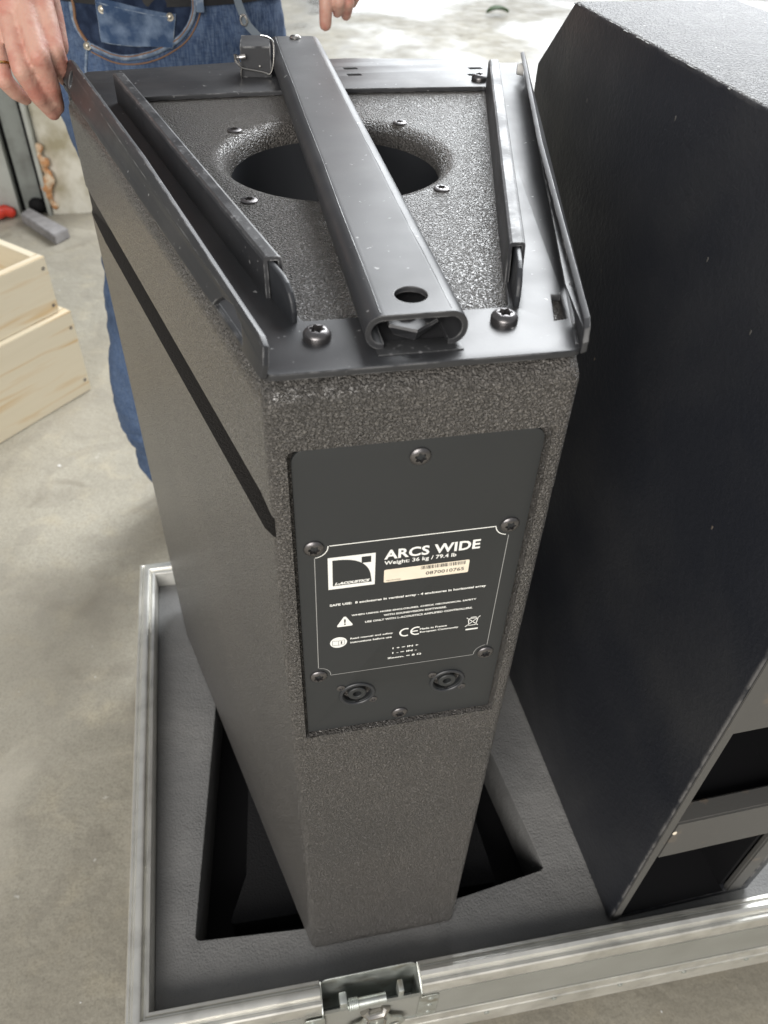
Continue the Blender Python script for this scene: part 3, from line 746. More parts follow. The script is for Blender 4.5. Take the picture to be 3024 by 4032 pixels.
# frame line around the legend, broken at the corner screws
def lineset(segs, wd, m, name='frame_line'):
    if len(segs) > 1 and name == 'frame_line':
        for g_ in segs: lineset([g_], wd, m, name)
        return
    b_ = bmesh.new()
    for seg_ in segs:
        for (a, b) in zip(seg_, seg_[1:]):
            a, b = Vector(a), Vector(b); d = (b - a); n = Vector((-d.y, d.x)).normalized() * wd / 2
            q = [a - n, b - n, b + n, a + n]
            b_.faces.new([b_.verts.new((v.x, PY - .00012, v.y)) for v in q])
    return obj(name, b_, m, cp)
def arc(cx, cz, r, a0, a1, n=10): return [(cx + r * math.cos(R(a0 + (a1 - a0) * k / n)), cz + r * math.sin(R(a0 + (a1 - a0) * k / n))) for k in range(n + 1)]
lineset([[(-.0510, .6440), (.0510, .6440)]], .0007, W_)
lineset([arc(.0592, .6445, .0085, 183, 262), arc(-.0603, .6437, .0085, -85, 3)], .0006, W_)
lineset([[(.0598, .6355), (.0596, .5255)], [(-.0600, .6350), (-.0605, .5260)], [(-.0520, .5160), (.0505, .5160)], arc(.0591, .5173, .0085, 95, 185), arc(-.0607, .5170, .0085, -5, 85)], .00045, T_)
# emblem: white square with a dark quarter arch and a small dark square
lg = onplate([[(-.0522, .6055), (-.0232, .6055), (-.0232, .6338), (-.0522, .6338)]], W_, 'emblem', cp)
q = [(-.0495, .6085)] + [(-.0252, .6085)] + [(-.0495 + .0240 * math.cos(R(a)) ** .72, .6085 + .0228 * math.sin(R(a)) ** .80) for a in range(8, 90, 6)] + [(-.0495, .6313)]
onplate([q], M['panel'], 'emblem_arch', cp, .00020)
onplate([[(-.0317, .6264), (-.0259, .6264), (-.0259, .6317), (-.0317, .6317)]], M['panel'], 'emblem_square', cp, .00020)
text('L-ACOUSTICS', -.0484, -.0264, .6092, .6116, W_, bold=.06, shear=.35, lift=.00035)
text('ARCS WIDE', -.0178, .0424, .6265, .6347, W_, bold=.028)
text('Weight: 36 kg / 79.4 lb', -.0176, .0278, .6208, .6252, W_, bold=.022)
onplate([rounded([(-.0175, .6058), (.0370, .6058), (.0370, .6174), (-.0175, .6174)], .0010, 4)], M['cream'], 'serial_sticker', cp)
b_ = bmesh.new(); x = .0058; random.seed(3)
while x < .0338:
    ww = random.choice((.00028, .00045, .0007)); 
    b_.faces.new([b_.verts.new((px, PY - .0003, pz)) for px, pz in ((x, .6138), (x + ww, .6138), (x + ww, .6168), (x, .6168))]); x += ww + random.choice((.0003, .00045, .00065))
obj('barcode', b_, M['ink'], cp)
text('0870010765', .0092, .0340, .6083, .6113, M['ink'], lift=.0003, bold=.015)
text('ARCSWIDE', -.0160, -.0068, .6068, .6080, M['ink'], lift=.0003)
text('SAFE USE:  8 enclosures in vertical array - 4 enclosures in horizontal array', -.0517, .0510, .5886, .5914, W_, bold=.034)
text('WHEN USING MORE ENCLOSURES, CHECK MECHANICAL SAFETY', -.0378, .0459, .5768, .5787, W_, bold=.034)
text('WITH SOUNDVISION SOFTWARE.', -.0165, .0259, .5728, .5747, W_, bold=.034)
text('USE ONLY WITH L-ACOUSTICS AMPLIFIED CONTROLLERS.', -.0288, .0441, .5685, .5704, W_, bold=.034)
onplate([rounded([(-.0479, .5678), (-.0363, .5678), (-.0421, .5788)], .0010, 4)], W_, 'warning_triangle', cp)
text('!', -.0427, -.0415, .5692, .5752, M['ink'], 'exclamation', bold=.03, lift=.0003)
onplate([[(-.0464 + .0057 * math.cos(2 * PI * k / 32), .5516 + .0055 * math.sin(2 * PI * k / 32)) for k in range(32)]], W_, 'manual_symbol', cp)
lineset([[(-.0505, .5494), (-.0505, .5540), (-.0465, .5534), (-.0425, .5540), (-.0425, .5494), (-.0465, .5488), (-.0505, .5494)], [(-.0465, .5488), (-.0465, .5534)]], .00035, T_, 'manual_outline').location.y -= .0003
text('i', -.0450, -.0440, .5498, .5528, M['ink'], 'manual_letter', bold=.03, lift=.0003)
text('Read manual and safety', -.0385, -.0095, .5526, .5548, W_, bold=.030)
text('instructions before use', -.0385, -.0103, .5488, .5508, W_, bold=.030)
def fat(pts, wd): 
    P = [Vector(p) for p in pts]; L_, R_ = [], []
    for i, p in enumerate(P):
        d = (P[min(i + 1, len(P) - 1)] - P[max(i - 1, 0)]).normalized(); n = Vector((-d.y, d.x)) * wd / 2
        L_.append(tuple(p + n)); R_.append(tuple(p - n))
    return L_ + R_[::-1]
onplate([fat(arc(-.0008, .5527, .0038, 62, 298, 18), .0012)], W_, 'conformity_letter', cp)
onplate([fat(arc(.0068, .5527, .0038, 62, 298, 18), .0012)], W_, 'conformity_letter', cp)
onplate([[(.0036, .5522), (.0076, .5522), (.0076, .5532), (.0036, .5532)]], W_, 'conformity_bar', cp, .00016)
text('Made in France', .0090, .0278, .5530, .5549, W_, bold=.030)
text('European Community', .0092, .0362, .5492, .5515, W_, bold=.030)
lineset([[(.0413, .5590), (.0500, .5500)], [(.0410, .5495), (.0508, .5595)], [(.0426, .5578), (.0435, .5506), (.0484, .5506), (.0493, .5578), (.0420, .5578)], [(.0440, .5590), (.0480, .5590)]], .0006, W_, 'bin_symbol')
onplate([rounded([(.0416, .5456), (.0505, .5456), (.0505, .5470), (.0416, .5470)], .0006, 3)], W_, 'bin_bar', cp)
text('1 + = IN +', -.0092, .0090, .5358, .5377, W_, bold=.034)
text('1 - = IN -', -.0092, .0082, .5305, .5324, W_, bold=.034)
text('Znom. = 8 \u03a9', -.0126, .0116, .5252, .5272, W_, bold=.034)
random.seed(11)

# ------------------------------------------------------------------ slotted black cabinet on the right
sub = thing('slotted_cabinet', 'tall scuffed black wooden cabinet with open slots standing right of the loudspeaker', 'cabinet', (0.35, 0.24, 0))
SA = Vector((0.2618, -0.0345)); SB = Vector((0.2443, 0.5420)); SCx = Vector((0.4068, 0.545)); SD = Vector((0.4430, -0.030))
ST = 0.8265
sd = (SB - SA).normalized(); sn = Vector((sd.y, -sd.x))     # along the left face, and into the cabinet
def sp3(s, t, z): q = SA + sd * s + sn * t; return (q.x, q.y, z)
Ls = (SB - SA).length; CH = 0.066
sideprof = [(0, 0.0015), (Ls, 0.0015), (Ls, ST - CH), (Ls - CH + .0165, ST - .0165), (0.0, ST - .0165)]
far_s = Ls - CH
rd = (SCx - SD).normalized(); Lr = (SCx - SD).length
sideprof = [(0, 0.0015), (Ls, 0.0015), (Ls, ST - CH), (Ls - CH, ST), (0.0, ST)]
bm = bmesh.new()
lv = [bm.verts.new(sp3(s_, 0, z)) for s_, z in sideprof]
rv_ = [bm.verts.new((SD.x + rd.x * min(s_, Lr) * Lr / Ls, SD.y + rd.y * s_ * Lr / Ls, z)) for s_, z in sideprof]
bm.faces.new(lv); bm.faces.new(rv_[::-1])
for i in range(4): bm.faces.new((lv[i], rv_[i], rv_[i + 1], lv[i + 1]))
bmesh.ops.recalc_face_normals(bm, faces=bm.faces)
if bm.faces[0].normal.x > 0: bmesh.ops.reverse_faces(bm, faces=bm.faces)
me = bpy.data.meshes.new('m'); bm.to_mesh(me); bm.free()
me = evalmesh(me, [('SOLIDIFY', dict(thickness=.0112, offset=-1, use_even_offset=True)), ('BEVEL', dict(width=.0032, segments=4, limit_method='ANGLE', angle_limit=R(30)))])
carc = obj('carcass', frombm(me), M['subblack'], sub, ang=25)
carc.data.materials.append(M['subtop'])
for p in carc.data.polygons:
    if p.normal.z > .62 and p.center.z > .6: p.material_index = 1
# front: right stile, rails and upper panel (front line from SA to SD)
fd = (SD - SA).normalized(); fn = Vector((-fd.y, fd.x))
def fbox(name, x0, x1, z0, z1, d0, d1, m, bev=.002):
    b_ = bmesh.new()
    u0 = (x0 - SA.x) / fd.x; u1 = (x1 - SA.x) / fd.x
    qs = [SA + fd * u0 + fn * d0, SA + fd * u1 + fn * d0, SA + fd * u1 + fn * d1, SA + fd * u0 + fn * d1]
    loft(b_, [[(p.x, p.y, z0) for p in qs], [(p.x, p.y, z1) for p in qs]])
    if bev: bmesh.ops.bevel(b_, geom=b_.edges[:], offset=bev, segments=2, affect='EDGES')
    return obj(name, b_, m, sub)
fbox('right_stile', .4105, .4315, .002, ST - .0125, .000, .008, M['subfront'])
fbox('shade_liner', .4060, .4103, .0125, .40, .0082, .30, M['dark'], 0)  # near-black boxes lining the openings, interior shade put into their colour
fbox('shade_floor', .2740, .4058, .0122, .0135, .001, .2995, M['dark'], 0)
fbox('shade_liner', .2738, .2755, .0137, .40, .004, .2995, M['dark'], 0)
fbox('bottom_rail', .2738, .4100, .002, .0120, .001, .018, M['subfront'])
fbox('cross_rail', .2757, .4100, .1640, .2410, .001, .021, M['subfront'])
fbox('upper_panel', .2738, .4100, .4005, ST - .0120, .002, .018, M['subfront'])
fbox('left_edging', .2632, .2728, .004, ST - .006, -.0012, .0004, M['subfront'], .0006)
fbox('shelf', .2758, .4100, .2160, .2280, .0215, .30, M['dark'], 0)
fbox('inner_back', .2738, .4100, .0140, .7, .30, .305, M['dark'], 0)
bm = bmesh.new(); bmesh.ops.create_icosphere(bm, subdivisions=2, radius=.0032, matrix=Matrix.Translation((.2790, -.0333, .2215)) @ Matrix.Diagonal((.75, .3, 1, 1)))
obj('paint_chip', bm, M['cream'], sub)
bm = bmesh.new(); random.seed(5)
for k in range(70):      # bare flecks along the knocked top edge
    s = random.uniform(0.0, far_s); r = random.uniform(.0008, .0026)
    bmesh.ops.create_icosphere(bm, subdivisions=1, radius=r, matrix=Matrix.Translation(sp3(s, random.uniform(.0003, .0030), ST - .0009 - random.uniform(.0, .0008))) @ Matrix.Diagonal((.5, random.uniform(1, 3), .35, 1)))
tag(obj('worn_edge_flecks', bm, M['subfront'], sub), kind='stuff')
for s, z in ((.355, .64), (.30, .79), (.21, .72), (.45, .76), (.14, .70), (.10, .55), (.33, .56)):
    bm = bmesh.new(); bmesh.ops.create_icosphere(bm, subdivisions=1, radius=.0026, matrix=Matrix.Translation(sp3(s, .0004, z)) @ Matrix.Diagonal((.25, .7, 1.4, 1)))
    obj('side_scuff', bm, M['subfront'], sub)

# ------------------------------------------------------------------ flight case tray
case = thing('flight_case', 'open flight case tray with grey foam and bright aluminium rim under both cabinets', 'flight case', (0.2, 0.27, -.14))
IL, IR = -.2555, .760
fl = lambda x: -.0385 - .0125 * (x + .25)        # inner front line
ibk = .5830
corn = [(IL, fl(IL) + .001), (IR, fl(IR)), (IR, ibk), (IL - .0015, ibk)]
fo = [(a + (.0005 if a < 0 else -.0005), b + (.0006 if b < 0.2 else -.0006)) for a, b in corn]
hole = [(-.2115, .0330), (-.0900, .0240), (.1000, .0245), (.2090, .0380), (.1580, .4700), (-.1600, .4700)]
bm = plate2d([fo, rounded(hole, .006, 3)], .085, .0012, Matrix.Translation((0, 0, -.0855)))
fm = obj('foam', bm, M['foam'], case, ang=50)
hi = [(-.222, .02), (.22, .02), (.22, .49), (-.222, .49)]
bm = bmesh.new(); prism(bm, hi, -.110, -.0860); obj('foam_floor', bm, M['dark'], case)  # near-black colour stands in for shade at the recess bottom
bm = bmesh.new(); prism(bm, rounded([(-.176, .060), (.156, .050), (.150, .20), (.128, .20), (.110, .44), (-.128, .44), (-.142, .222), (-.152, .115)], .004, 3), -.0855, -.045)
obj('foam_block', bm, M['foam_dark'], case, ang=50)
# rim extrusion: profile across the edge (t outwards from the foam, z)
prof = [(0.0, -.10), (0.0, .0265), (.0010, .0285), (.0040, .0290), (.0050, .0262), (.0065, .0262), (.0075, .0300), (.0090, .0325), (.0125, .0335), (.0165, .0325), (.0180, .0298), (.0190, .0270),
        (.0205, .0268), (.0215, .0285), (.0235, .0285), (.0250, .0265), (.0256, .020), (.0260, .004), (.0252, .0015), (.0235, .0005), (.0235, -.10)]
def rimseg(name, a, b, na, nb, cut=None):
    """a, b inner corner points; na, nb mitre offsets per unit t"""
    b_ = bmesh.new()
    loft(b_, [[(a[0] + na[0] * t, a[1] + na[1] * t, z) for t, z in prof], [(b[0] + nb[0] * t, b[1] + nb[1] * t, z) for t, z in prof]])
    return obj(name, b_, M['alu'], case, ang=30)
c0, c1, c2, c3 = corn
LX0, LX1 = -.0795, .0290      # gap for the latch dish
def onf(x): return (x, fl(x) + .0005)
rimseg('front_rim', c0, onf(LX0), (-1, -1), (0, -1)); rimseg('front_rim', onf(LX1), c1, (0, -1), (1, -1))
rimseg('right_rim', c1, c2, (1, -1), (1, 1)); rimseg('back_rim', c2, c3, (1, 1), (-1, 1)); rimseg('left_rim', c3, c0, (-1, 1), (-1, -1))
# outer laminate panels and the bottom edging
def shell(off0, off1, z0, z1, name, m, bev=0):
    o1 = inset(corn, -off1); o0 = inset(corn, -off0)
    for i, nm in enumerate(('front', 'right', 'back', 'left')):
        j = (i + 1) % 4; b_ = bmesh.new()
        qs = [o0[i], o0[j], o1[j], o1[i]]
        loft(b_, [[(x, y, z0) for x, y in qs], [(x, y, z1) for x, y in qs]])
        if bev: bmesh.ops.bevel(b_, geom=b_.edges[:], offset=bev, segments=3, affect='EDGES')
        obj(name, b_, m, case)
shell(.0238, .0268, -.138, .0004, 'laminate_panel', M['case_grey'])
shell(.0269, .0290, -.0985, -.0750, 'edge_strip', M['alu'], .0007)
shell(.0269, .0302, -.1400, -.0990, 'bottom_edging', M['alu'], .0012)
o1 = inset(corn, -.026); bm = bmesh.new(); prism(bm, o1, -.146, -.1402); obj('base_board', bm, M['case_grey'], case)
bm = bmesh.new(); rv = bmesh.new(); lathe(rv, [(.0034, 0), (.0033, .0007), (.0020, .0013), (.0003, .0015)], 14); rvm = tomesh(rv); sharp(rvm, 50); rvm.materials.append(M['zinc'])
for k in range(12):
    x = -.225 + .085 * k
    put('rivet', rvm, (x, fl(x) - .0302, -.1050), case, (PI / 2, 0, 0))
# castors that lift the tray
for x, y in ((-.19, .04), (-.19, .50), (.70, .03), (.70, .50)):
    cst = bmesh.new(); box(cst, (x - .04, y - .04, -.150), (x + .04, y + .04, -.1465), .001)
    box(cst, (x - .022, y - .018, -.205), (x - .017, y + .018, -.150)); box(cst, (x + .017, y - .018, -.205), (x + .022, y + .018, -.150))
    ct = obj('castor', cst, M['zinc'], case)
    b_ = bmesh.new(); bmesh.ops.create_cone(b_, cap_ends=True, segments=28, radius1=.040, radius2=.040, depth=.030, matrix=Matrix.Translation((x, y, FZ + .0405)) @ Matrix.Rotation(PI / 2, 4, 'Y'))
    obj('castor_wheel', b_, M['shoe'], ct)
# butterfly latch recessed in the front
LF = fl(-.02)
yo = LF - .0275
bm = plate2d([rounded([(LX0 + .0015, -.0715), (LX1 - .0015, -.0715), (LX1 - .0015, .0315), (LX0 + .0015, .0315)], [.004, .004, .010, .010], 5)], .0012, .0003, Matrix.Translation((0, LF - .0006, 0)) @ toR)
lat = obj('latch_dish', bm, M['zinc'], case, ang=40)
for x in (LX0 + .0006, LX1 - .0018):
    bm = bmesh.new(); sg = 1 if x < -.03 else -1
    loft(bm, [[(x, LF - .0020, z0), (x + .0012, LF - .0020, z0), (x + .0012 - sg * .001, yo - .0006, z1), (x - sg * .001, yo - .0006, z1)] for z0, z1 in ((-.0715, -.0715), (.0240, .004), (.0305, .012))])
    obj('dish_side', bm, M['zinc'], lat)
bm = bmesh.new(); prism(bm, [(LX0 + .002, LF - .0022), (LX1 - .002, LF - .0022), (LX1 - .002, yo - .0004), (LX0 + .002, yo - .0004)], -.0725, -.0714); obj('dish_floor', bm, M['zinc'], lat)
for x0, x1 in ((LX0 - .020, LX0 + .002), (LX1 - .002, LX1 + .020)):
    t = plate2d([rounded([(x0, -.072), (x1, -.072), (x1, .0005), (x0, .0005)], .004, 3)], .0012, .0003, Matrix.Translation((0, yo - .0002, 0)) @ toR); obj('latch_flange', t, M['zinc'], lat)
for x in (LX0 - .011, LX1 + .011):
    for z in (-.010, -.034, -.060): put('latch_rivet', rvm, (x, yo - .0014, z), lat, (PI / 2, 0, 0))
bm = bmesh.new()      # spring barrel and coil
tube(bm, [(-.040, yo + .004, .010), (-.010, yo + .004, .010)], .0052, 16)
for k in range(5): tube(bm, [(-.050 + .002 * k + .001 * math.sin(a), yo + .004 + .0056 * math.cos(a), .010 + .0056 * math.sin(a)) for a in [2 * PI * j / 14 for j in range(14)]], .0011, 6, cyc=True)
obj('latch_barrel', bm, M['zinc'], lat)
bm = bmesh.new(); box(bm, (-.060, yo + .004, -.012), (-.052, yo + .016, .016), .001); obj('latch_post', bm, M['zinc'], lat)
bm = bmesh.new(); box(bm, (.004, yo + .004, -.012), (.010, yo + .016, .018), .001)
obj('latch_post', bm, M['zinc'], lat)
# wing key
tc_ = Vector((-.022, -.045))
wing = [(-.013, .030), (.012, .030), (.018, .016), (.030, .006), (.034, -.010), (.026, -.026), (.010, -.022), (0, -.016), (-.010, -.022), (-.026, -.026), (-.034, -.010), (-.030, .006), (-.018, .016)]
ho = [circ(tc_.x - .022, tc_.y - .009, .0052, 16), circ(tc_.x + .022, tc_.y - .009, .0052, 16)]
bm = plate2d([rounded([(tc_.x + a, tc_.y + b) for a, b in wing], .004, 3)] + ho, .0030, .0009, Matrix.Translation((0, yo - .0035, 0)) @ toR)
obj('latch_wing', bm, M['zinc'], lat)
bm = bmesh.new(); tube(bm, [(tc_.x - .010, yo - .008, tc_.y + .024), (tc_.x - .009, yo - .010, tc_.y + .004), (tc_.x, yo - .0105, tc_.y - .004), (tc_.x + .009, yo - .010, tc_.y + .004), (tc_.x + .010, yo - .008, tc_.y + .024)], .0017, 8, smooth=2)
obj('latch_ring', bm, M['wire'], lat)
bm = bmesh.new(); tube(bm, [(-.034, yo + .001, -.010), (-.030, yo - .003, -.016), (-.014, yo - .003, -.016), (-.010, yo + .001, -.010)], .006, 10)
obj('latch_hook', bm, M['wire'], lat)

# ------------------------------------------------------------------ pine crates
def crate(name, label, O, z0, z1, LA, LB, th=.022):
    A = Vector((-.697, -.717)); B = Vector((-.717, .697)); O = Vector(O)
    t = thing(name, label, 'wooden crate', (O.x + A.x * LA / 2 + B.x * LB / 2, O.y + A.y * LA / 2 + B.y * LB / 2, z0), 'pine crates')
    def board(nm, a0, a1, b0, b1, za, zb_, bev=.0016):
        b_ = bmesh.new()
        q = [O + A * a + B * b for a, b in ((a0, b0), (a1, b0), (a1, b1), (a0, b1))]
        loft(b_, [[(p.x, p.y, za) for p in q], [(p.x, p.y, zb_) for p in q]])
        bmesh.ops.bevel(b_, geom=b_.edges[:], offset=bev, segments=2, affect='EDGES')
        o = obj(nm, b_, M['pine'], t)
        me = o.data; uvl = me.uv_layers.new(name='grain'); pw = WL[o.name]; sh = random.uniform(0, 9)
        along_a = abs(a1 - a0) > abs(b1 - b0)
        for lo in me.loops:
            v = me.vertices[lo.vertex_index].co + pw; d = Vector((v.x, v.y)) - O
            ca, cb = d.dot(A), d.dot(B)
            uvl.data[lo.index].uv = ((ca if along_a else cb) + sh, v.z + (cb if along_a else ca) + sh * .37)
        return o
    zz0 = z0 + .001
    board('side_board', 0, LA, 0, th, zz0, z1); board('side_board', 0, LA, LB - th, LB, zz0, z1)
    board('end_board', .0005, th, th + .0003, LB - th - .0003, zz0, z1 - .0003); board('end_board', LA - th, LA - .0005, th + .0003, LB - th - .0003, zz0, z1 - .0003)
    board('bottom_board', th + .0003, LA - th - .0003, th + .0003, LB - th - .0003, zz0, zz0 + .012)
    sb = bmesh.new(); lathe(sb, [(.0042, -.0006), (.0042, .0004), (.0022, .0003), (.0010, -.0008), (.0002, -.0008)], 14); sm_ = tomesh(sb); sm_.materials.append(M['screw'])
    rot = Vector((.717, -.697, 0)).to_track_quat('Z', 'Y').to_euler()
    hgt = z1 - z0
    for a in (.0125, LA - .0125):
        for f in (.16, .82):
            p = O + A * a; put('screw', sm_, (p.x + .717 * .0004, p.y - .697 * .0004, z0 + hgt * f), t, rot)
    return t
random.seed(21)
crate('pine_crate', 'lower pale pine crate with orange grain, standing on the floor', (-.4789, 1.5478), FZ, -.0178, .52, .36)
crate('pine_crate', 'upper pale pine crate, smaller and open topped, stacked on the other', (-.5038, 1.5450), -.0178, .1255, .47, .32)

# ------------------------------------------------------------------ person
per = thing('person', 'person in blue jeans standing behind the loudspeaker with one hand at its corner', 'person', (-.13, 1.0, FZ))
# body: one continuous mesh (head, torso, arms, hands)
bm = bmesh.new()
# right hand (image left)
idx = [(-.2215, .507, .8262), (-.2165, .490, .8090), (-.2141, .476, .7936), (-.2134, .485, .7782), (-.2146, .500, .7652)]
mid = [(-.2340, .500, .8250), (-.2300, .481, .8085), (-.2253, .463, .7923), (-.2237, .475, .7669), (-.2253, .492, .7449)]
rin = [(-.2470, .500, .8200), (-.2455, .481, .8010), (-.2421, .463, .7830), (-.2360, .474, .7597), (-.2296, .490, .7403)]
pin = [(-.2610, .506, .8130), (-.2622, .488, .7940), (-.2608, .476, .7717), (-.2557, .484, .7598), (-.2504, .493, .7519)]
chain(bm, idx, (.0104, .0085, .0083, .0074, .0062)); chain(bm, mid, (.0104, .0086, .0085, .0078, .0066))
chain(bm, rin, (.0102, .0084, .0083, .0077, .0064)); chain(bm, pin, (.0098, .0078, .0074, .0068, .0056))
wr = Vector((-.2480, .560, .8980))
for f, r in ((idx, .0120), (mid, .0125), (rin, .0125), (pin, .0115)):
    capsule(bm, f[0], wr + (Vector(f[0]) - Vector((-.242, .5, .82))) * .45, r, .019)
capsule(bm, idx[0], pin[0], .011, .010); capsule(bm, mid[0], rin[0], .0122, .0122)
chain(bm, [wr + Vector((.012, .012, -.012)), (-.2260, .545, .8350), (-.2200, .535, .8080), (-.2170, .520, .7860)], (.019, .0150, .0110, .0090))
elR = Vector((-.330, .790, .975)); shR = Vector((-.330, 1.030, 1.225))
chain(bm, [wr, wr.lerp(elR, .25), wr.lerp(elR, .6), elR, shR], (.0235, .026, .038, .040, .052))
# left hand (image right)
LH = dict(i=[(.0641, .820, .7385), (.0646, .818, .7587), (.0664, .825, .7799), (.0700, .840, .7945)], m=[(.0809, .830, .7497), (.0811, .815, .7637), (.0809, .825, .7799), (.0814, .840, .7971)],
          r=[(.0935, .840, .7443), (.0935, .820, .7621), (.0940, .830, .7790), (.0929, .845, .7963)], p=[(.1043, .855, .7541), (.1050, .835, .7658), (.1067, .840, .7773), (.1045, .850, .7930)])
LR = dict(i=(.0078, .0084, .0090, .0105), m=(.0066, .0076, .0086, .0105), r=(.0066, .0076, .0084, .0102), p=(.0056, .0064, .0074, .0092))
wl = Vector((.0970, .900, .8650))
for k, f in LH.items():
    chain(bm, f, LR[k]); capsule(bm, f[-1], wl + (Vector(f[-1]) - Vector((.088, .845, .795))) * .45, .011, .018)
chain(bm, [wl + Vector((-.012, .006, -.012)), (.0745, .880, .815), (.0735, .875, .785), (.0770, .866, .765)], (.018, .0135, .0105, .0085))
elL = Vector((.135, .985, 1.000)); shL = Vector((.070, 1.040, 1.225))
chain(bm, [wl, wl.lerp(elL, .3), wl.lerp(elL, .65), elL, shL], (.0235, .030, .038, .040, .052))
# torso core, neck, head
TC = -.131
chain(bm, [shR, (TC, 1.035, 1.24), shL], (.052, .07, .052)); chain(bm, [(TC, 1.01, .86), (TC, 1.02, 1.05), (TC, 1.035, 1.22), (TC, 1.025, 1.31), (TC, 1.00, 1.38)], (.08, .09, .085, .052, .055))
HZ = -.125; HY = .20
for v_, r_ in (((TC, .800, 1.560), .074), ((TC, .825, 1.600), .086), ((TC, .775, 1.515), .045)):
    bmesh.ops.create_icosphere(bm, subdivisions=3, radius=r_, matrix=Matrix.Translation((v_[0], v_[1] + HY, v_[2] + HZ)))
chain(bm, [(TC, .735 + HY, 1.590 + HZ), (TC, .710 + HY, 1.555 + HZ)], (.010, .014))
for s in (-1, 1): bmesh.ops.create_icosphere(bm, subdivisions=2, radius=.024, matrix=Matrix.Translation((TC + s * .084, .825 + HY, 1.570 + HZ)) @ Matrix.Diagonal((.35, .7, 1.2, 1)))
obj('body', frombm(remesh(bm, .0019, 2)), M['skin'], per, ang=180)
for s in (-1, 1):
    bm = bmesh.new(); bmesh.ops.create_icosphere(bm, subdivisions=2, radius=.012, matrix=Matrix.Translation((TC + s * .032, .739 + HY, 1.583 + HZ)))
    obj('eye', bm, M['chip'], per)
bm = bmesh.new(); bmesh.ops.create_icosphere(bm, subdivisions=3, radius=.093, matrix=Matrix.Translation((TC, .838 + HY, 1.612 + HZ)))
bmesh.ops.delete(bm, geom=[v for v in bm.verts if v.co.y < .80 + HY and v.co.z < 1.62 + HZ], context='VERTS'); obj('hair', bm, M['hair'], per, ang=180)
# shirt
bm = bmesh.new()
def ell(cx, cy, z, a, b, n=28): return [(cx + a * math.cos(2 * PI * k / n), cy + b * math.sin(2 * PI * k / n), z) for k in range(n)]
loft(bm, [ell(TC, 1.0, .815, .172, .118), ell(TC, 1.005, .92, .170, .116), ell(TC, 1.015, 1.06, .185, .12), ell(TC, 1.03, 1.21, .195, .10), ell(TC, 1.035, 1.275, .10, .075)])
chain(bm, [shR, shR.lerp(elR, .62)], (.068, .062)); chain(bm, [shL, shL.lerp(elL, .62)], (.068, .062))
obj('shirt', frombm(remesh(bm, .008, 4)), M['shirt'], per, ang=180)
# jeans
bm = bmesh.new()
loft(bm, [ell(TC, 1.0, .57, .165, .110), ell(TC, 1.0, .63, .1740, .1150), ell(TC, 1.0, .70, .1610, .1110), ell(TC, 1.0, .77, .1580, .1070), ell(TC, 1.0, .83, .1590, .106)])
for sg_, cx0 in ((-1, -.131), (1, -.131)):
    rr = []
    for z, ox, r, yc, ry in ((.62, -.308, .092, 1.0, .100), (.56, -.300, .088, 1.0, .098), (.50, -.286, .084, 1.0, .094), (.42, -.288, .080, 1.0, .090), (.34, -.298, .078, 1.0, .085), (.27, -.307, .077, 1.0, .080),
                            (.18, -.322, .075, 1.005, .078), (.065, -.335, .074, 1.015, .074), (-.03, -.327, .070, 1.03, .072), (-.071, -.314, .066, 1.04, .070), (-.10, -.321, .071, 1.045, .075), (-.135, -.317, .071, 1.055, .078), (-.163, -.296, .064, 1.06, .078), (-.185, -.296, .064, 1.065, .078)):
        ox_ = ox if sg_ < 0 else -.262 - ox
        rr.append(ell(ox_ - sg_ * r, yc, z, r, ry))
    loft(bm, rr)
jm = remesh(bm, .0055, 5)
JN = [v.normal.copy() for v in jm.vertices]
for v, n in zip(jm.vertices, JN):
    p = v.co.copy()
    w_ = .0050 * noise.noise((p.x * 14, p.y * 9, p.z * 22)) + .0024 * noise.noise((p.x * 40, p.y * 30, p.z * 60))
    if p.z < .02: w_ += .010 * noise.noise((p.x * 8 + 3, p.y * 8, p.z * 34))
    v.co = p + n * w_
jb = frombm(jm); bmesh.ops.recalc_face_normals(jb, faces=jb.faces)
tree = BVHTree.FromBMesh(jb)
jeans = obj('jeans', jb, M['denim'], per, ang=180)
def onj(x, z, lift=.0):
    h, n, i, d = tree.ray_cast(Vector((x, .60, z)), Vector((0, 1, 0)))
    if h is None: h, n = Vector((x, .90, z)), Vector((0, -1, 0))
    if n.y > 0: n = -n
    return h + n * lift
def dens(pts, n=8, closed=False):
    out = []; P = pts + ([pts[0]] if closed else [])
    for a, b in zip(P, P[1:]):
        for k in range(n): out.append((a[0] + (b[0] - a[0]) * k / n, a[1] + (b[1] - a[1]) * k / n))
    return out + ([] if closed else [P[-1]])
def chaik(P, it=2):
    for _ in range(it):
        Q = [P[0]]
        for a, b in zip(P, P[1:]): Q += [(a[0] * .75 + b[0] * .25, a[1] * .75 + b[1] * .25), (a[0] * .25 + b[0] * .75, a[1] * .25 + b[1] * .75)]
        P = Q + [P[-1]]
    return P
pocket = chaik([(-.0945, .7620), (-.0952, .7505), (-.0967, .7387), (-.1074, .7201), (-.1235, .7065), (-.1515, .6940), (-.1883, .6866), (-.2112, .6895), (-.2326, .6980)], 2)
bm = bmesh.new(); tube(bm, [onj(x, z, .0010) for x, z in pocket], .0040, 8); obj('pocket_hem', bm, M['denim_seam'], jeans, ang=180)
bm = bmesh.new()
def off(P, d):
    out = []
    for i, p in enumerate(P):
        t = Vector(P[min(i + 1, len(P) - 1)]) - Vector(P[max(i - 1, 0)]); t.normalize(); out.append((p[0] - t.y * d, p[1] + t.x * d))
    return out
for d in (-.0012, .0082): 
    q = off(pocket, d)
    tube(bm, [onj(x, z, .0042 if abs(d) < .002 else .0008) for x, z in q], .0010, 5)
obj('pocket_stitching', bm, M['thread'], jeans, ang=180)
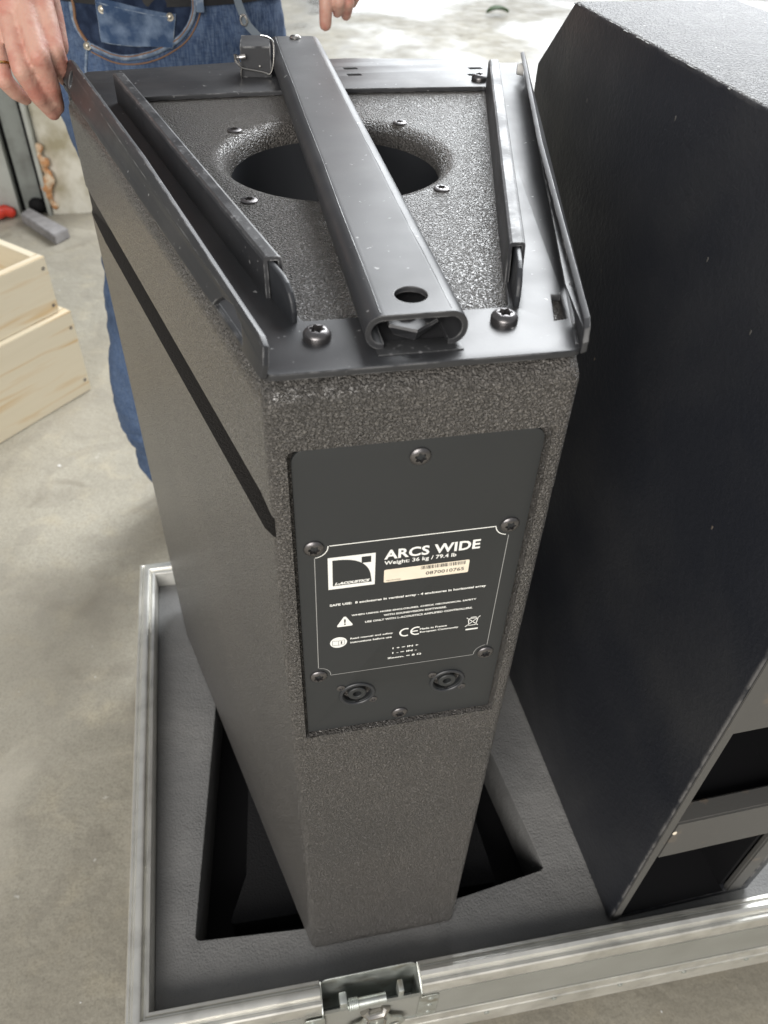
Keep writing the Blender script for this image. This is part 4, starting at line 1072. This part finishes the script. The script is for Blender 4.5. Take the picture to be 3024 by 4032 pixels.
bm = bmesh.new(); back = chaik([(-.2326, .6980), (-.2413, .7050), (-.2490, .7150), (-.2515, .7290), (-.2490, .7517), (-.2480, .765)], 2)
tube(bm, [onj(x, z, .0010) for x, z in back], .0030, 8); obj('pocket_back_edge', bm, M['denim_seam'], jeans, ang=180)
bm = bmesh.new(); q = [(-.2370, .7020), (-.2420, .7080), (-.2458, .7150), (-.2480, .7257), (-.2460, .7400), (-.2455, .755)]
tube(bm, [onj(x, z, .003) for x, z in dens(q, 6)], .0022, 6); obj('frayed_seam', bm, M['thread'], jeans, ang=180)
# dark facing that shows inside the pocket opening
bm = bmesh.new(); g = []
cur = back[::-1] + pocket[::-1]; lo_ = sorted([p for p in pocket] + [p for p in back if p[1] < .716])
for i in range(25):
    x = -.2470 + (.1500) * i / 24
    zb_ = None
    for a, b in zip(lo_, lo_[1:]):
        if a[0] <= x <= b[0] and b[0] > a[0]: zb_ = a[1] + (b[1] - a[1]) * (x - a[0]) / (b[0] - a[0])
    if zb_ is None: zb_ = .735
    g.append([bm.verts.new(onj(x, zb_ + (.768 - zb_) * j / 8, .0012)) for j in range(9)])
for a, b in zip(g, g[1:]):
    for k in range(8): bm.faces.new((a[k], a[k + 1], b[k + 1], b[k]))
obj('pocket_facing', frombm(evalmesh(tomesh(bm), [('SOLIDIFY', dict(thickness=.0016, offset=-1))])), M['denim_dark'], jeans, ang=60)
# coin pocket: raised patch with seams
cpk = [(-.2150, .7545), (-.1215, .7375), (-.1294, .6991), (-.2174, .7046)]
bm = bmesh.new(); g = []
for i in range(11):
    rw = []
    for j in range(9):
        u_, v_ = i / 10, j / 8
        a = Vector(cpk[0]).lerp(Vector(cpk[1]), u_); b = Vector(cpk[3]).lerp(Vector(cpk[2]), u_); p = b.lerp(a, v_)
        rw.append(bm.verts.new(onj(p.x, p.y, .0028)))
    g.append(rw)
for a, b in zip(g, g[1:]):
    for k in range(8): bm.faces.new((a[k], a[k + 1], b[k + 1], b[k]))
obj('coin_pocket', frombm(evalmesh(tomesh(bm), [('SOLIDIFY', dict(thickness=.0026, offset=-1))])), M['denim_light'], jeans, ang=60)
bm = bmesh.new()
ce = [cpk[0], cpk[3], cpk[2], cpk[1]]
tube(bm, [onj(x, z, .0040) for x, z in dens(ce, 8)], .0013, 6)
hemz = [(-.2125, .7365), (-.1270, .7276)]
tube(bm, [onj(x, z, .0040) for x, z in dens([(-.2140, .7480), (-.1220, .7335)], 8)], .0016, 6)
obj('coin_pocket_edge', bm, M['denim_seam'], jeans, ang=180)
bm = bmesh.new()
for sh in (.0045, .0085):
    tube(bm, [onj(x, z, .0034) for x, z in dens([(cpk[0][0] + sh, .738), (cpk[3][0] + sh, cpk[3][1])], 6)], .0009, 5)
    tube(bm, [onj(x, z, .0034) for x, z in dens([(cpk[1][0] - sh, .727), (cpk[2][0] - sh, cpk[2][1])], 6)], .0009, 5)
tube(bm, [onj(x, z, .0036) for x, z in dens(hemz, 8)], .0010, 5)
obj('coin_pocket_stitching', bm, M['thread'], jeans, ang=180)
rvj = bmesh.new(); lathe(rvj, [(.0050, -.0005), (.0052, .0006), (.0046, .0015), (.0028, .0014), (.0022, .0022), (.0004, .0026)], 18); rj = tomesh(rvj); sharp(rj, 40); rj.materials.append(M['brass'])
for x, z in ((-.2089, .7410), (-.1283, .7344), (-.2370, .6975)):
    put('jeans_rivet', rj, onj(x, z, .0042), jeans, (PI / 2, 0, random.uniform(-.2, .2)))
bm = bmesh.new()
tube(bm, [onj(x, z, .0006) for x, z in dens([(-.2410, .6920), (-.2475, .6700), (-.2530, .60), (-.257, .44)], 8)], .0022, 6)
obj('side_seam', bm, M['denim_seam'], jeans, ang=180)
bm = bmesh.new(); box(bm, (-.0935, .882, .7400), (-.0830, .899, .785), .002); obj('belt_loop', bm, M['denim_seam'], jeans)
bm = bmesh.new(); ro = ell(TC, 1.0, 0, .1640, .1120, 48); ri = ell(TC, 1.0, 0, .1580, .1065, 48)
loft(bm, [[(x, y, .7455) for x, y, z in ro], [(x, y, .785) for x, y, z in ro], [(x, y, .785) for x, y, z in ri], [(x, y, .7455) for x, y, z in ri], [(x, y, .7455) for x, y, z in ro]], cap=False)
obj('belt', bm, M['belt'], per, ang=40)
for cx in (-.222, -.020):
    bm = bmesh.new(); chain(bm, [(cx, 1.07, FZ + .042), (cx, .955, FZ + .030)], (.041, .030)); box(bm, (cx - .040, .925, FZ + .001), (cx + .040, 1.11, FZ + .02), .006)
    obj('shoe', frombm(remesh(bm, .006, 2)), M['shoe'], per, ang=180)
bm = bmesh.new(); a, b = Vector(pin[1]), Vector(pin[2]); t_ = (b - a).normalized(); c = a.lerp(b, .55); o1_ = t_.orthogonal().normalized(); o2_ = t_.cross(o1_)
tube(bm, [c + o1_ * .0094 * math.cos(2 * PI * k / 24) + o2_ * .0094 * math.sin(2 * PI * k / 24) for k in range(24)], .0011, 8, cyc=True)
obj('finger_ring', bm, M['gold'], per)

# key strap hanging from the belt
ks = thing('key_strap', 'slate grey strap with a steel clip hanging from the black belt', 'key strap', (-.04, .875, .75))
bm = bmesh.new()
path = [(-.0420, .876, .7640), (-.0395, .875, .7510), (-.0352, .872, .7390), (-.0300, .869, .7280), (-.0195, .865, .7175), (-.0080, .861, .7080), (.004, .860, .690)]
P = [Vector(p) for p in path]; rings = []
for i, p in enumerate(P):
    t = (P[min(i + 1, 6)] - P[max(i - 1, 0)]).normalized(); s = t.cross(Vector((0, -1, .3))).normalized() * .0048; n = t.cross(s).normalized() * .0010
    rings.append([p - s - n, p + s - n, p + s + n, p - s + n])
loft(bm, rings); obj('strap', bm, M['strap'], ks, ang=60)
bm = bmesh.new(); tube(bm, [(-.0375, .868, .7410), (-.0395, .868, .7350), (-.0375, .867, .7290), (-.0325, .867, .7280), (-.0305, .867, .7340), (-.0330, .868, .7395)], .0013, 8, cyc=True, smooth=2)
obj('clip', bm, M['wire'], ks)
